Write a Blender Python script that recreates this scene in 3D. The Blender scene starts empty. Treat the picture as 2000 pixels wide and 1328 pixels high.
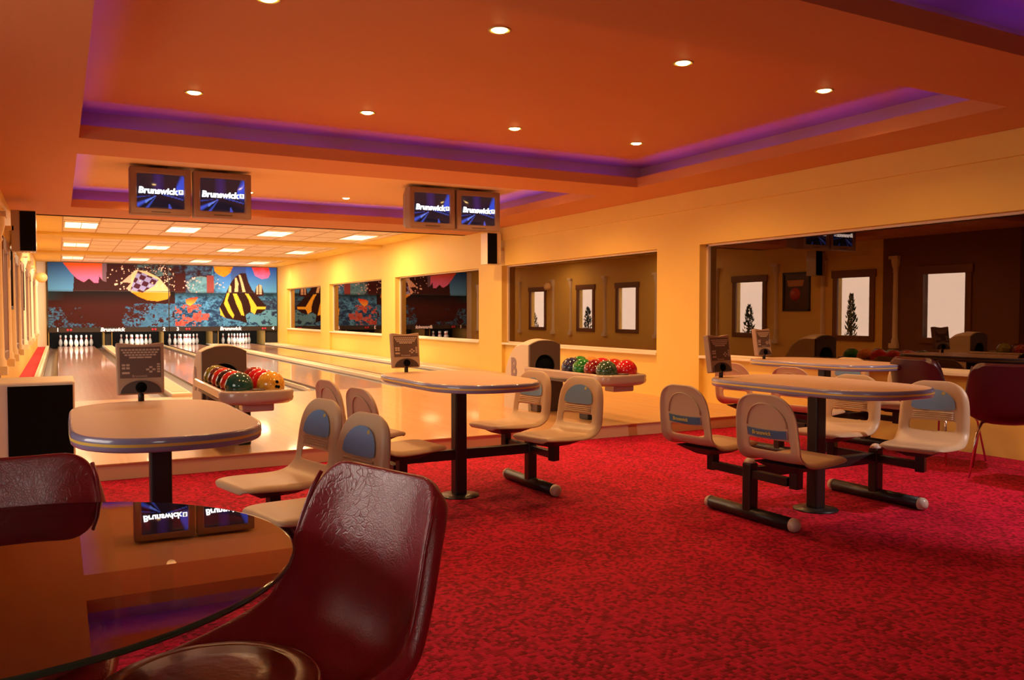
import bpy, bmesh, math, random
from mathutils import Vector, Matrix
random.seed(7)
PI = math.pi
S = bpy.context.scene
C = S.collection

# ------------------------------------------------------------------ camera, world, exposure
cam = bpy.data.objects.new('camera', bpy.data.cameras.new('camera'))
C.objects.link(cam)
cam.data.sensor_width = 36.0
cam.data.lens = 1633.0 / 2000 * 36.0
cam.data.clip_start = 0.05
cam.location = (0, 0, 1.215)
cam.rotation_euler = (math.radians(90 - 1.816), 0, math.radians(-28.46))
S.camera = cam
S.view_settings.view_transform = 'Standard'
S.view_settings.look = 'None'
S.view_settings.exposure = 0.0
S.view_settings.gamma = 1.0
S.view_settings.use_curve_mapping = False
w = bpy.data.worlds.new('sky'); S.world = w
w.use_nodes = True
w.node_tree.nodes['Background'].inputs[0].default_value = (1.0, 0.86, 0.76, 1)
w.node_tree.nodes['Background'].inputs[1].default_value = 6.6

L_DOWN = 62.0      # ceiling downlights
L_WASH = 185.0      # wall washers over the lanes
L_TROF = 62.0      # louvred ceiling lights over the lanes
L_COVE = 12.0       # violet tubes in the coves
WARM = (1.0, 0.53, 0.19)
AMBER = (1.0, 0.74, 0.44)

def area_light(name, loc, size, size_y, power, color, rot=(0, 0, 0), spread=PI, parent=None):
    l = bpy.data.lights.new(name, 'AREA'); l.shape = 'RECTANGLE'
    l.size = size; l.size_y = size_y; l.energy = power; l.color = color; l.spread = spread
    o = bpy.data.objects.new(name, l); C.objects.link(o)
    o.location = loc; o.rotation_euler = rot
    if parent: o.parent = parent
    return o

def spot(name, loc, power, color, angle, blend, target=None, radius=0.04, parent=None):
    l = bpy.data.lights.new(name, 'SPOT'); l.energy = power; l.color = color
    l.spot_size = math.radians(angle); l.spot_blend = blend; l.shadow_soft_size = radius
    o = bpy.data.objects.new(name, l); C.objects.link(o)
    o.location = loc
    if target is not None:
        o.rotation_euler = (Vector(target) - Vector(loc)).to_track_quat('-Z', 'Y').to_euler()
    if parent: o.parent = parent
    return o

# white tubes over the pin decks behind the masking units, and added area lights, without fixtures, that brighten the mural
for k, x in enumerate((0.5, 2.33, 3.87, 5.67)):
    area_light('pin_deck_light', (x, 30.62, 0.70), 1.0, 0.25, 13, (1, .93, .82), rot=(math.radians(20), 0, 0))
area_light('added_mask_light', (1.5, 28.2, 2.70), 3.2, .12, 24, (1, .93, .88), rot=(math.radians(60), 0, 0), spread=math.radians(120))
area_light('added_mask_light', (5.1, 28.2, 2.70), 3.2, .12, 24, (1, .93, .88), rot=(math.radians(60), 0, 0), spread=math.radians(120))

# ------------------------------------------------------------------ helpers
def tag(o, label=None, cat=None, group=None, kind=None):
    if label: o['label'] = label
    if cat: o['category'] = cat
    if group: o['group'] = group
    if kind: o['kind'] = kind
    return o

def thing(name, label, cat, loc=(0, 0, 0), rz=0.0, group=None):
    o = bpy.data.objects.new(name, None); C.objects.link(o)
    o.empty_display_size = 0.1
    o.location = loc; o.rotation_euler = (0, 0, rz)
    return tag(o, label, cat, group)

def obj(name, bm, m, parent=None, smooth=False, bevel=0, seg=2, sub=0, loc=None):
    me = bpy.data.meshes.new(name)
    bmesh.ops.recalc_face_normals(bm, faces=bm.faces[:])
    bm.to_mesh(me); bm.free()
    for x in (m if isinstance(m, (list, tuple)) else [m]): me.materials.append(x)
    if smooth:
        me.polygons.foreach_set('use_smooth', [True] * len(me.polygons))
    o = bpy.data.objects.new(name, me); C.objects.link(o)
    if parent: o.parent = parent
    if loc is not None: o.location = loc
    if bevel:
        b = o.modifiers.new('bevel', 'BEVEL'); b.width = bevel; b.segments = seg; b.limit_method = 'ANGLE'
        b.angle_limit = math.radians(40)
    if sub:
        s = o.modifiers.new('sub', 'SUBSURF'); s.levels = sub; s.render_levels = sub
    return o

def struct(name, bm, m, parent=None, **k):
    o = obj(name, bm, m, parent, **k)
    if not parent: o['kind'] = 'structure'
    return o

def box(bm, x0, x1, y0, y1, z0, z1, mi=0):
    vs = [bm.verts.new((x, y, z)) for z in (z0, z1) for y in (y0, y1) for x in (x0, x1)]
    for f in ((0, 2, 3, 1), (4, 5, 7, 6), (0, 1, 5, 4), (2, 6, 7, 3), (0, 4, 6, 2), (1, 3, 7, 5)):
        bm.faces.new([vs[i] for i in f]).material_index = mi
    return vs

def B(*a, mi=0):
    bm = bmesh.new(); box(bm, *a, mi=mi); return bm

def basis(d):
    d = Vector(d).normalized()
    a = Vector((0, 0, 1)) if abs(d.z) < .9 else Vector((1, 0, 0))
    u = d.cross(a).normalized(); return u, d.cross(u).normalized()

def tube(bm, pts, r, n=12, cap=True, mi=0):
    rs = r if isinstance(r, (list, tuple)) else [r] * len(pts)
    pts = [Vector(p) for p in pts]; rings = []
    for i, p in enumerate(pts):
        d = (pts[min(i + 1, len(pts) - 1)] - pts[max(i - 1, 0)])
        u, v = basis(d)
        if rings:  # keep frames aligned
            pu = (rings[-1][0].co - pts[i - 1]); pu = pu - pu.project(d)
            if pu.length > 1e-6: u = pu.normalized(); v = d.normalized().cross(u)
        rings.append([bm.verts.new(p + (u * math.cos(2 * PI * k / n) + v * math.sin(2 * PI * k / n)) * rs[i]) for k in range(n)])
    for a, b in zip(rings, rings[1:]):
        for k in range(n):
            f = bm.faces.new((a[k], a[(k + 1) % n], b[(k + 1) % n], b[k])); f.material_index = mi; f.smooth = True
    if cap:
        bm.faces.new(rings[0][::-1]).material_index = mi; bm.faces.new(rings[-1]).material_index = mi

def T(pts, r, n=12, **k):
    bm = bmesh.new(); tube(bm, pts, r, n, **k); return bm

def lathe(bm, prof, n=24, c=(0, 0, 0), mfun=None, cap=True, flat=False):
    rings = []
    for r, z in prof:
        if r < 1e-5: rings.append([bm.verts.new((c[0], c[1], c[2] + z))])
        else: rings.append([bm.verts.new((c[0] + r * math.cos(2 * PI * k / n), c[1] + r * math.sin(2 * PI * k / n), c[2] + z)) for k in range(n)])
    for i, (a, b) in enumerate(zip(rings, rings[1:])):
        for k in range(n):
            q = []
            for v in (a[k % len(a)], a[(k + 1) % len(a)], b[(k + 1) % len(b)], b[k % len(b)]):
                if v not in q: q.append(v)
            if len(q) > 2:
                f = bm.faces.new(q); f.smooth = True
                if mfun: f.material_index = mfun(i)
                if flat: f.smooth = False
    for rg in (rings[0], rings[-1]) if cap else ():
        if len(rg) > 2: bm.faces.new(rg)

def LA(prof, n=24, **k):
    bm = bmesh.new(); lathe(bm, prof, n, **k); return bm

def prism(bm, pts, z0, z1, mi=0, axis='z'):
    def P(x, y, z): return {'z': (x, y, z), 'y': (x, z, y), 'x': (z, x, y)}[axis]
    a = [bm.verts.new(P(x, y, z0)) for x, y in pts]; b = [bm.verts.new(P(x, y, z1)) for x, y in pts]
    n = len(pts)
    bm.faces.new(a[::-1]).material_index = mi; bm.faces.new(b).material_index = mi
    for i in range(n):
        bm.faces.new((a[i], a[(i + 1) % n], b[(i + 1) % n], b[i])).material_index = mi

def PR(pts, z0, z1, **k):
    bm = bmesh.new(); prism(bm, pts, z0, z1, **k); return bm

def text_obj(s, size, m, parent, loc, rot=(PI / 2, 0, 0), ext=0.002, bold=0.0, shear=0.0, name='lettering', align='CENTER', sx=1.0):
    cu = bpy.data.curves.new('t', 'FONT'); cu.body = s; cu.size = size; cu.extrude = ext
    cu.offset = bold; cu.shear = shear; cu.align_x = align; cu.align_y = 'CENTER'
    cu.resolution_u = 3
    t = bpy.data.objects.new('t', cu); C.objects.link(t)
    dg = bpy.context.evaluated_depsgraph_get()
    me = bpy.data.meshes.new_from_object(t.evaluated_get(dg)); me.name = name
    bpy.data.objects.remove(t); bpy.data.curves.remove(cu)
    me.materials.clear(); me.materials.append(m)
    o = bpy.data.objects.new(name, me); C.objects.link(o)
    o.location = loc; o.rotation_euler = rot; o.scale = (sx, 1, 1)
    if parent: o.parent = parent
    return o

def dup(o, parent=None):
    c = o.copy(); C.objects.link(c)
    if parent: c.parent = parent
    for ch in list(o.children): dup(ch, c)
    return c

def power(o, e):
    for c in o.children:
        if c.type == 'LIGHT': c.data = c.data.copy(); c.data.energy = e

def place(src, first, loc, rz, label, group=None):
    o = src if first else dup(src)
    o.location = loc; o.rotation_euler = (0, 0, rz)
    o['label'] = label
    if group: o['group'] = group
    return o

# ------------------------------------------------------------------ materials
def srgb(r, g, b):
    f = lambda c: c / 12.92 if c <= .04045 else ((c + .055) / 1.055) ** 2.4
    return (f(r / 255), f(g / 255), f(b / 255), 1)

class N:
    def __init__(s, name):
        s.m = bpy.data.materials.new(name); s.m.use_nodes = True
        s.t = s.m.node_tree; s.p = s.t.nodes['Principled BSDF']; s.out = s.t.nodes['Material Output']
    def n(s, t, **k):
        x = s.t.nodes.new(t)
        for a, b in k.items():
            if hasattr(x, a) and not a[0].isupper(): setattr(x, a, b)
        return x
    def l(s, a, b): s.t.links.new(a, b)

def mat(name, col, rough=.5, metal=0.0, emis=None, es=0.0, coat=0.0, noise=0.0, nscale=40, bump=0.0, bscale=200, spec=None):
    q = N(name); p = q.p
    if len(col) == 3: col = (*col, 1)
    p.inputs['Base Color'].default_value = col
    p.inputs['Roughness'].default_value = rough; p.inputs['Metallic'].default_value = metal
    p.inputs['Coat Weight'].default_value = coat
    if spec is not None: p.inputs['Specular IOR Level'].default_value = spec
    if emis: p.inputs['Emission Color'].default_value = (*emis[:3], 1); p.inputs['Emission Strength'].default_value = es
    if noise or bump:
        tc = q.n('ShaderNodeTexCoord')
    if noise:
        nz = q.n('ShaderNodeTexNoise'); nz.inputs['Scale'].default_value = nscale; nz.inputs['Detail'].default_value = 4
        q.l(tc.outputs['Object'], nz.inputs['Vector'])
        r = q.n('ShaderNodeMapRange'); r.inputs[3].default_value = 1 - noise; r.inputs[4].default_value = 1 + noise
        q.l(nz.outputs['Fac'], r.inputs[0])
        mx = q.n('ShaderNodeVectorMath', operation='SCALE'); mx.inputs[0].default_value = col[:3]
        q.l(r.outputs[0], mx.inputs['Scale']); q.l(mx.outputs[0], p.inputs['Base Color'])
    if bump:
        nz = q.n('ShaderNodeTexNoise'); nz.inputs['Scale'].default_value = bscale; nz.inputs['Detail'].default_value = 3
        q.l(tc.outputs['Object'], nz.inputs['Vector'])
        b = q.n('ShaderNodeBump'); b.inputs['Strength'].default_value = bump; b.inputs['Distance'].default_value = .01
        q.l(nz.outputs['Fac'], b.inputs['Height']); q.l(b.outputs[0], p.inputs['Normal'])
    return q.m

WALL = mat('wall_paint', (.86, .60, .13), .55, noise=.03, nscale=3, bump=.05, bscale=60)
CEIL = mat('ceiling_paint', (.64, .25, .095), .6, noise=.03, nscale=2)
TRIM = mat('cream_trim', (.86, .76, .58), .4)
M = {}
M['black'] = mat('black_metal', (.018, .016, .015), .35, bump=.03, bscale=400)
M['blackgrille'] = mat('black_speaker_cloth', (.006, .006, .006), .95, bump=.3, bscale=900, spec=.1)
M['shell'] = mat('beige_plastic', (.62, .45, .27), .38, noise=.03, nscale=12, bump=.06, bscale=500)
M['shellunder'] = mat('dark_underside', (.035, .02, .018), .6)
M['blue'] = mat('blue_badge', (.19, .36, .66), .12, coat=.6)
M['bluelabel'] = mat('blue_label', (.07, .17, .30), .3)
M['gold'] = mat('gold_print', (.55, .48, .12), .4)
M['silver'] = mat('silver_edge', (.6, .6, .6), .25, metal=.6)
M['console'] = mat('grey_brown_plastic', (.50, .33, .21), .42, bump=.05, bscale=500)
M['membrane'] = mat('keypad_membrane', (.15, .085, .06), .4)
M['key'] = mat('printed_key', (.62, .46, .34), .5)
M['tabletop'] = mat('tan_laminate', (.74, .50, .31), .46, noise=.04, nscale=150, spec=.35)
M['edgeblue'] = mat('blue_grey_edge', (.30, .29, .46), .2, coat=.5)
M['edgeyellow'] = mat('yellow_edge_line', (.90, .62, .10), .35)
M['cap'] = mat('cream_end_cap', (.62, .52, .42), .3)
M['hoodfront'] = mat('dark_brown_plastic', (.085, .05, .04), .4, bump=.05, bscale=300)
M['hoodside'] = mat('pale_plastic', (.62, .55, .44), .4)
M['greyplastic'] = mat('taupe_plastic', (.42, .33, .27), .25, coat=.3)
M['void'] = mat('dark_opening', (.004, .004, .004), .9, spec=.05)
M['chrome'] = mat('chrome', (.75, .72, .70), .12, metal=1)
M['tvcase'] = mat('bronze_grey_plastic', (.25, .14, .10), .45, bump=.05, bscale=300)
M['white'] = mat('white_print', (.8, .8, .8), .5)
M['redprint'] = mat('red_print', (.6, .02, .03), .5)
M['glow_white'] = mat('glowing_letters', (0, 0, 0), .5, emis=(1, 1, 1), es=3.2)
M['glow_name'] = mat('lit_letters', (.8, .6, .5), .5, emis=(1, .86, .78), es=1.0)
M['glow_red'] = mat('red_indicator', (.3, .01, .02), .5, emis=(1, .03, .05), es=.6)
M['bulb'] = mat('lamp_bulb_glow', (1, .8, .4), .5, emis=(1, .62, .20), es=45)
M['trofglow'] = mat('lit_louvre', (1, .9, .7), .5, emis=(1, .78, .44), es=2.6)
M['tube'] = mat('violet_tube', (.3, .1, 1), .5, emis=(.05, .03, 1.0), es=L_COVE)
M['tile'] = mat('ceiling_tile', (.90, .80, .68), .8, noise=.03, nscale=5, bump=.1, bscale=300)
M['grid'] = mat('tile_grid', (.62, .42, .26), .6)
M['cream'] = mat('cream_paint', (.80, .70, .54), .45)
M['carpetred'] = mat('walkway_carpet', (.50, .012, .022), .95, noise=.2, nscale=150)
M['frame'] = mat('dark_frame', (.03, .02, .018), .35)
M['picture'] = mat('picture_print', (.10, .05, .035), .25, noise=.6, nscale=9)
M['leaf'] = mat('cypress_leaf', (.02, .035, .012), .8)
M['stem'] = mat('bark', (.05, .03, .02), .9)
M['kick'] = mat('yellow_kickback', (.30, .19, .05), .5)
M['curtain'] = mat('pit_curtain', (.012, .011, .011), .9)
M['gutter'] = mat('grey_gutter', (.075, .038, .02), .4)
M['ridge'] = mat('divider_top', (.62, .50, .30), .5, noise=.3, nscale=60)
M['cushion'] = mat('seat_vinyl', (.30, .07, .035), .28, bump=.25, bscale=25)
M['edgeglass'] = mat('green_glass_edge', (.02, .06, .035), .08, coat=.5)

def wood(name, c1, c2, rough, plank=.027, along='y', coat=.5):
    q = N(name); tc = q.n('ShaderNodeTexCoord'); sx = q.n('ShaderNodeSeparateXYZ'); q.l(tc.outputs['Object'], sx.inputs[0])
    dv = q.n('ShaderNodeMath', operation='DIVIDE'); q.l(sx.outputs['X' if along == 'y' else 'Y'], dv.inputs[0]); dv.inputs[1].default_value = plank
    fl = q.n('ShaderNodeMath', operation='FLOOR'); q.l(dv.outputs[0], fl.inputs[0])
    # board lengths: offset per board, then floor along the board
    wn = q.n('ShaderNodeTexWhiteNoise', noise_dimensions='1D'); q.l(fl.outputs[0], wn.inputs['W'])
    ad = q.n('ShaderNodeMath', operation='MULTIPLY_ADD'); q.l(sx.outputs['Y' if along == 'y' else 'X'], ad.inputs[0]); ad.inputs[1].default_value = .8
    ml = q.n('ShaderNodeMath', operation='MULTIPLY'); q.l(wn.outputs['Value'], ml.inputs[0]); ml.inputs[1].default_value = 7.3; q.l(ml.outputs[0], ad.inputs[2])
    f2 = q.n('ShaderNodeMath', operation='FLOOR'); q.l(ad.outputs[0], f2.inputs[0])
    cb = q.n('ShaderNodeCombineXYZ'); q.l(fl.outputs[0], cb.inputs[0]); q.l(f2.outputs[0], cb.inputs[1])
    w2 = q.n('ShaderNodeTexWhiteNoise', noise_dimensions='3D'); q.l(cb.outputs[0], w2.inputs['Vector'])
    mp = q.n('ShaderNodeMapping'); mp.inputs['Scale'].default_value = (60, 2, 10) if along == 'y' else (2, 60, 10); q.l(tc.outputs['Object'], mp.inputs[0])
    nz = q.n('ShaderNodeTexNoise'); nz.inputs['Scale'].default_value = 1.5; nz.inputs['Detail'].default_value = 5; q.l(mp.outputs[0], nz.inputs['Vector'])
    av = q.n('ShaderNodeMath', operation='ADD'); q.l(w2.outputs['Value'], av.inputs[0]); q.l(nz.outputs['Fac'], av.inputs[1])
    hv = q.n('ShaderNodeMath', operation='MULTIPLY'); hv.inputs[1].default_value = .5; q.l(av.outputs[0], hv.inputs[0])
    mx = q.n('ShaderNodeMix', data_type='RGBA'); mx.inputs[6].default_value = (*c1, 1); mx.inputs[7].default_value = (*c2, 1)
    q.l(hv.outputs[0], mx.inputs[0]); q.l(mx.outputs[2], q.p.inputs['Base Color'])
    q.p.inputs['Roughness'].default_value = rough; q.p.inputs['Coat Weight'].default_value = coat; q.p.inputs['Coat Roughness'].default_value = .06
    return q.m
M['lane'] = wood('lane_maple', (.46, .21, .14), (.64, .35, .25), .30, coat=.8)
M['approach'] = wood('approach_maple', (.50, .27, .11), (.66, .39, .18), .35, coat=.35)
M['step'] = mat('step_face', (.66, .42, .24), .5, noise=.05, nscale=4)

def carpet():
    q = N('red_carpet'); tc = q.n('ShaderNodeTexCoord')
    v = q.n('ShaderNodeTexVoronoi'); v.inputs['Scale'].default_value = 58; v.inputs['Randomness'].default_value = .35
    q.l(tc.outputs['Object'], v.inputs['Vector'])
    nz = q.n('ShaderNodeTexNoise'); nz.inputs['Scale'].default_value = 3.0; nz.inputs['Detail'].default_value = 3; q.l(tc.outputs['Object'], nz.inputs['Vector'])
    sp = q.n('ShaderNodeSeparateColor'); q.l(v.outputs['Color'], sp.inputs[0])
    a = q.n('ShaderNodeMath', operation='MULTIPLY_ADD'); q.l(nz.outputs['Fac'], a.inputs[0]); a.inputs[1].default_value = .55; q.l(sp.outputs[0], a.inputs[2])
    r = q.n('ShaderNodeMapRange'); r.inputs[1].default_value = .35; r.inputs[2].default_value = 1.1; q.l(a.outputs[0], r.inputs[0])
    mx = q.n('ShaderNodeMix', data_type='RGBA'); mx.inputs[6].default_value = (.20, .001, .009, 1); mx.inputs[7].default_value = (.60, .005, .046, 1)
    q.l(r.outputs[0], mx.inputs[0]); q.l(mx.outputs[2], q.p.inputs['Base Color'])
    q.p.inputs['Roughness'].default_value = .85
    q.p.inputs['Specular IOR Level'].default_value = .15; q.p.inputs['Sheen Weight'].default_value = .08; q.p.inputs['Sheen Tint'].default_value = (1, .2, .25, 1)
    b = q.n('ShaderNodeBump'); b.inputs['Strength'].default_value = .6; b.inputs['Distance'].default_value = .006
    q.l(v.outputs['Distance'], b.inputs['Height']); b.invert = True; q.l(b.outputs[0], q.p.inputs['Normal'])
    return q.m
M['carpet'] = carpet()

def leather(name, col, k=1.0):
    q = N(name); tc = q.n('ShaderNodeTexCoord')
    n0 = q.n('ShaderNodeTexNoise'); n0.inputs['Scale'].default_value = 9; n0.inputs['Detail'].default_value = 3; q.l(tc.outputs['Object'], n0.inputs['Vector'])
    mv = q.n('ShaderNodeVectorMath', operation='MULTIPLY_ADD'); q.l(n0.outputs['Color'], mv.inputs[0]); mv.inputs[1].default_value = (.12,) * 3; q.l(tc.outputs['Object'], mv.inputs[2])
    v = q.n('ShaderNodeTexVoronoi', feature='DISTANCE_TO_EDGE'); v.inputs['Scale'].default_value = 38; q.l(mv.outputs[0], v.inputs['Vector'])
    r = q.n('ShaderNodeMapRange'); r.inputs[2].default_value = .06; q.l(v.outputs['Distance'], r.inputs[0])
    v2 = q.n('ShaderNodeTexVoronoi', feature='DISTANCE_TO_EDGE'); v2.inputs['Scale'].default_value = 120; q.l(mv.outputs[0], v2.inputs['Vector'])
    r2 = q.n('ShaderNodeMapRange'); r2.inputs[2].default_value = .2; r2.inputs[4].default_value = .25; q.l(v2.outputs['Distance'], r2.inputs[0])
    nm = q.n('ShaderNodeTexNoise'); nm.inputs['Scale'].default_value = 4; q.l(tc.outputs['Object'], nm.inputs['Vector'])
    nr = q.n('ShaderNodeMapRange'); nr.inputs[1].default_value = .42; nr.inputs[2].default_value = .62; q.l(nm.outputs['Fac'], nr.inputs[0])
    mm = q.n('ShaderNodeMix', data_type='FLOAT'); mm.inputs[2].default_value = 1.0; q.l(nr.outputs[0], mm.inputs[0]); q.l(r.outputs[0], mm.inputs[3])
    a = q.n('ShaderNodeMath', operation='ADD'); q.l(mm.outputs[0], a.inputs[0]); q.l(r2.outputs[0], a.inputs[1])
    b = q.n('ShaderNodeBump'); b.inputs['Strength'].default_value = .19 * k; b.inputs['Distance'].default_value = .004
    q.l(a.outputs[0], b.inputs['Height']); q.l(b.outputs[0], q.p.inputs['Normal'])
    q.p.inputs['Base Color'].default_value = (*col, 1); q.p.inputs['Roughness'].default_value = .31
    q.p.inputs['Specular IOR Level'].default_value = .75
    return q.m
M['leather'] = leather('oxblood_vinyl', (.34, .018, .030))
M['leathershade'] = leather('oxblood_vinyl_shaded', (.05, .005, .008))  # shaded copy of the vinyl: dimness at the right put into its colour

def marble(name, c1, c2, sc=14):
    q = N(name); tc = q.n('ShaderNodeTexCoord'); nz = q.n('ShaderNodeTexNoise'); nz.inputs['Scale'].default_value = sc; nz.inputs['Detail'].default_value = 6; nz.inputs['Distortion'].default_value = 2
    q.l(tc.outputs['Object'], nz.inputs['Vector'])
    r = q.n('ShaderNodeMapRange'); r.inputs[1].default_value = .4; r.inputs[2].default_value = .62; q.l(nz.outputs['Fac'], r.inputs[0])
    mx = q.n('ShaderNodeMix', data_type='RGBA'); mx.inputs[6].default_value = (*c1, 1); mx.inputs[7].default_value = (*c2, 1)
    q.l(r.outputs[0], mx.inputs[0]); q.l(mx.outputs[2], q.p.inputs['Base Color'])
    q.p.inputs['Roughness'].default_value = .12; q.p.inputs['Coat Weight'].default_value = .6
    return q.m

def pane(name, tint, refl, gc=(1, 1, 1)):
    # tinted window pane: partly mirrors, lets a little light through
    q = N(name); g = q.n('ShaderNodeBsdfGlossy'); g.inputs['Roughness'].default_value = 0.0; g.inputs['Color'].default_value = (*gc, 1)
    t = q.n('ShaderNodeBsdfTransparent'); t.inputs[0].default_value = (*tint, 1)
    f = q.n('ShaderNodeFresnel'); ge = q.n('ShaderNodeNewGeometry'); mr = q.n('ShaderNodeMapRange')
    mr.inputs[3].default_value = 1.5; mr.inputs[4].default_value = 1 / 1.5; q.l(ge.outputs['Backfacing'], mr.inputs[0]); q.l(mr.outputs[0], f.inputs[0])
    a = q.n('ShaderNodeMath', operation='ADD', use_clamp=True); q.l(f.outputs[0], a.inputs[0]); a.inputs[1].default_value = refl
    m = q.n('ShaderNodeMixShader'); q.l(a.outputs[0], m.inputs[0]); q.l(t.outputs[0], m.inputs[1]); q.l(g.outputs[0], m.inputs[2])
    q.l(m.outputs[0], q.out.inputs['Surface'])
    return q.m
M['tinted'] = pane('tinted_mirror_glass', (.25, .22, .2), .08, (1, .72, .58))
M['clear'] = pane('clear_glass', (.95, .96, .95), .0)
M['tableglass'] = pane('smoked_table_glass', (.48, .32, .26), .04)

def vcol(name, emit=0.0, rough=.4, gain=1.0):
    q = N(name); a = q.n('ShaderNodeVertexColor'); a.layer_name = 'Col'
    q.l(a.outputs['Color'], q.p.inputs['Base Color']); q.p.inputs['Roughness'].default_value = rough
    if emit: q.l(a.outputs['Color'], q.p.inputs['Emission Color']); q.p.inputs['Emission Strength'].default_value = emit
    return q.m
M['maskprint'] = vcol('masking_print', .0, .7)
M['maskprint'].node_tree.nodes['Principled BSDF'].inputs['Specular IOR Level'].default_value = .15
M['screen'] = vcol('screen_picture', 1.3, .08)

# ------------------------------------------------------------------ the room
ZP = 0.123          # platform and lane height
XL, XR = -0.60, 6.92
ZS = 2.72           # soffit
ZC = 3.00           # tray ceiling
YW = 31.9
struct('floor', B(-2.2, 7.0, -2.6, 6.72, -.1, 0), M['carpet'])
bm = bmesh.new(); box(bm, -2.2, 7.1, 6.72, 11.72, -.1, ZP - .012); box(bm, XL - .1, 7.2, 11.72, 33, -.1, .04)
struct('floor', bm, M['step'])
struct('bowling_approach', B(-2.2, 7.1, 6.70, 11.72, ZP - .012, ZP), M['approach'], bevel=.003)

# walls
def wall(name, *bs, m=WALL):
    bm = bmesh.new()
    for b in bs: box(bm, *b)
    return struct(name, bm, m)
wall('wall_back', (-2.3, -1.3, -2.7, -2.6, -.1, 3.2), (-.1, 7.3, -2.7, -2.6, -.1, 3.2), (-1.3, -.1, -2.7, -2.6, -.1, 1.2), (-1.3, -.1, -2.7, -2.6, 2.4, 3.2), m=mat('low_bounce_back_wall', (.30, .12, .07), .7))  # unseen back wall, coloured dark so little light bounces
wall('wall_end', (-.7, 7.3, 32.0, 32.1, -.1, 3.2), (XL, -.34, 30.6, 30.75, 0, 2.95), m=TRIM)
# right wall: pilasters between five glazed bays, header above, apron below
bays = [(0.9, 7.94), (8.77, 13.15), (14.07, 18.50), (19.43, 23.90), (24.82, 29.05)]
ZSILL, ZHEAD = .70, 2.06
parts = []; prev = -2.6
for a, b in bays:
    parts.append((XR, 7.3, prev, a, -.1, 3.2)); prev = b
    parts.append((XR, 7.3, a, b, ZHEAD, 3.2)); parts.append((6.985, 7.3, a, b, -.1, ZSILL - .035))
parts.append((XR, 7.3, prev, 32.0, -.1, 3.2))
wall('wall_right', *parts)
struct('trim_1', B(XR - .045, XR + .02, -2.6, 13.15, 2.50, ZS), WALL, bevel=.004)
for i, (a, b) in enumerate(bays):
    bm = B(7.055, 7.063, a + .05, b - .05, ZSILL + .02, ZHEAD - .03)
    wdw = struct('window_%d' % (i + 1), bm, M['tinted'])
    bm = bmesh.new(); f = .03
    for q in ((a, a + f), (b - f, b)): box(bm, 7.03, 7.09, q[0], q[1], ZSILL, ZHEAD)
    box(bm, 7.03, 7.09, a, b, ZSILL, ZSILL + .02); box(bm, 7.03, 7.09, a, b, ZHEAD - .02, ZHEAD)
    struct('window_frame', bm, TRIM, wdw)
    struct('window_sill', B(XR - .012, 7.05, a, b, ZSILL - .035, ZSILL), TRIM, wdw, bevel=.006)
wdw = struct('window_14', B(-1.3, -.1, -2.66, -2.654, 1.2, 2.4), M['clear'])  # unseen back window, added for the pale sheen on the chairs
bm = bmesh.new(); box(bm, -1.3, -1.26, -2.68, -2.58, 1.2, 2.4); box(bm, -.14, -.1, -2.68, -2.58, 1.2, 2.4); box(bm, -1.26, -.14, -2.68, -2.58, 1.2, 1.24); box(bm, -1.26, -.14, -2.68, -2.58, 2.36, 2.4)
struct('window_frame', bm, TRIM, wdw)
# dark room behind the tinted panes
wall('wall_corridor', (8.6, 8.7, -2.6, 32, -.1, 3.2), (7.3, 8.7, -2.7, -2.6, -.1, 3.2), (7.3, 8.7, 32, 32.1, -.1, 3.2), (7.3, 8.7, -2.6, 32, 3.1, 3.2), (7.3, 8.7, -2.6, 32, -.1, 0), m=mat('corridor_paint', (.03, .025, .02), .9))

# left wall: windows to the evening sky, half columns between them
FRB = mat('brown_window_frame', (.22, .10, .05), .45)
lw = [(9.55, 10.46), (11.62, 12.49), (14.6, 15.55), (16.9, 17.75), (19.55, 20.5), (21.8, 22.65), (24.75, 25.75)]
YD = 11.35                 # wall colour is darkened up to here, standing in for dim light
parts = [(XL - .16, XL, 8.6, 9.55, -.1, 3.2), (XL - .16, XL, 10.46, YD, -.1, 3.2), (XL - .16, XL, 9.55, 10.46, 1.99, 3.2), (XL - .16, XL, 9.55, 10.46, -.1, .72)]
WALL_DIM = mat('dim_wall_tone', (.20, .09, .04), .7)  # lack of light on this wall stretch is put into the colour
wall('wall_left', *parts, m=WALL_DIM)
parts = []; prev = YD
for a, b in lw[1:]:
    parts.append((XL - .16, XL, prev, a, -.1, 3.2)); prev = b
    parts.append((XL - .16, XL, a, b, 1.99, 3.2)); parts.append((XL - .16, XL, a, b, -.1, .72))
parts.append((XL - .16, XL, prev, 32.0, -.1, 3.2))
wall('wall_left', *parts)
wall('wall_left', (-2.2, XL - .16, 8.6, 8.76, -.1, 3.2), (-2.36, -2.2, 5.6, 8.76, -.1, 3.2), (-2.36, -2.2, -2.7, 1.2, -.1, 3.2), (-2.36, -2.2, 1.2, 2.6, -.1, 3.2), (-2.36, -2.2, 4.8, 5.6, -.1, 3.2), (-2.36, -2.2, 2.6, 4.8, -.1, .85), (-2.36, -2.2, 2.6, 4.8, 2.1, 3.2), m=mat('low_bounce_wall', (.16, .06, .03), .7))  # unseen near walls, coloured dark to cut bounce light and reflections
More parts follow.
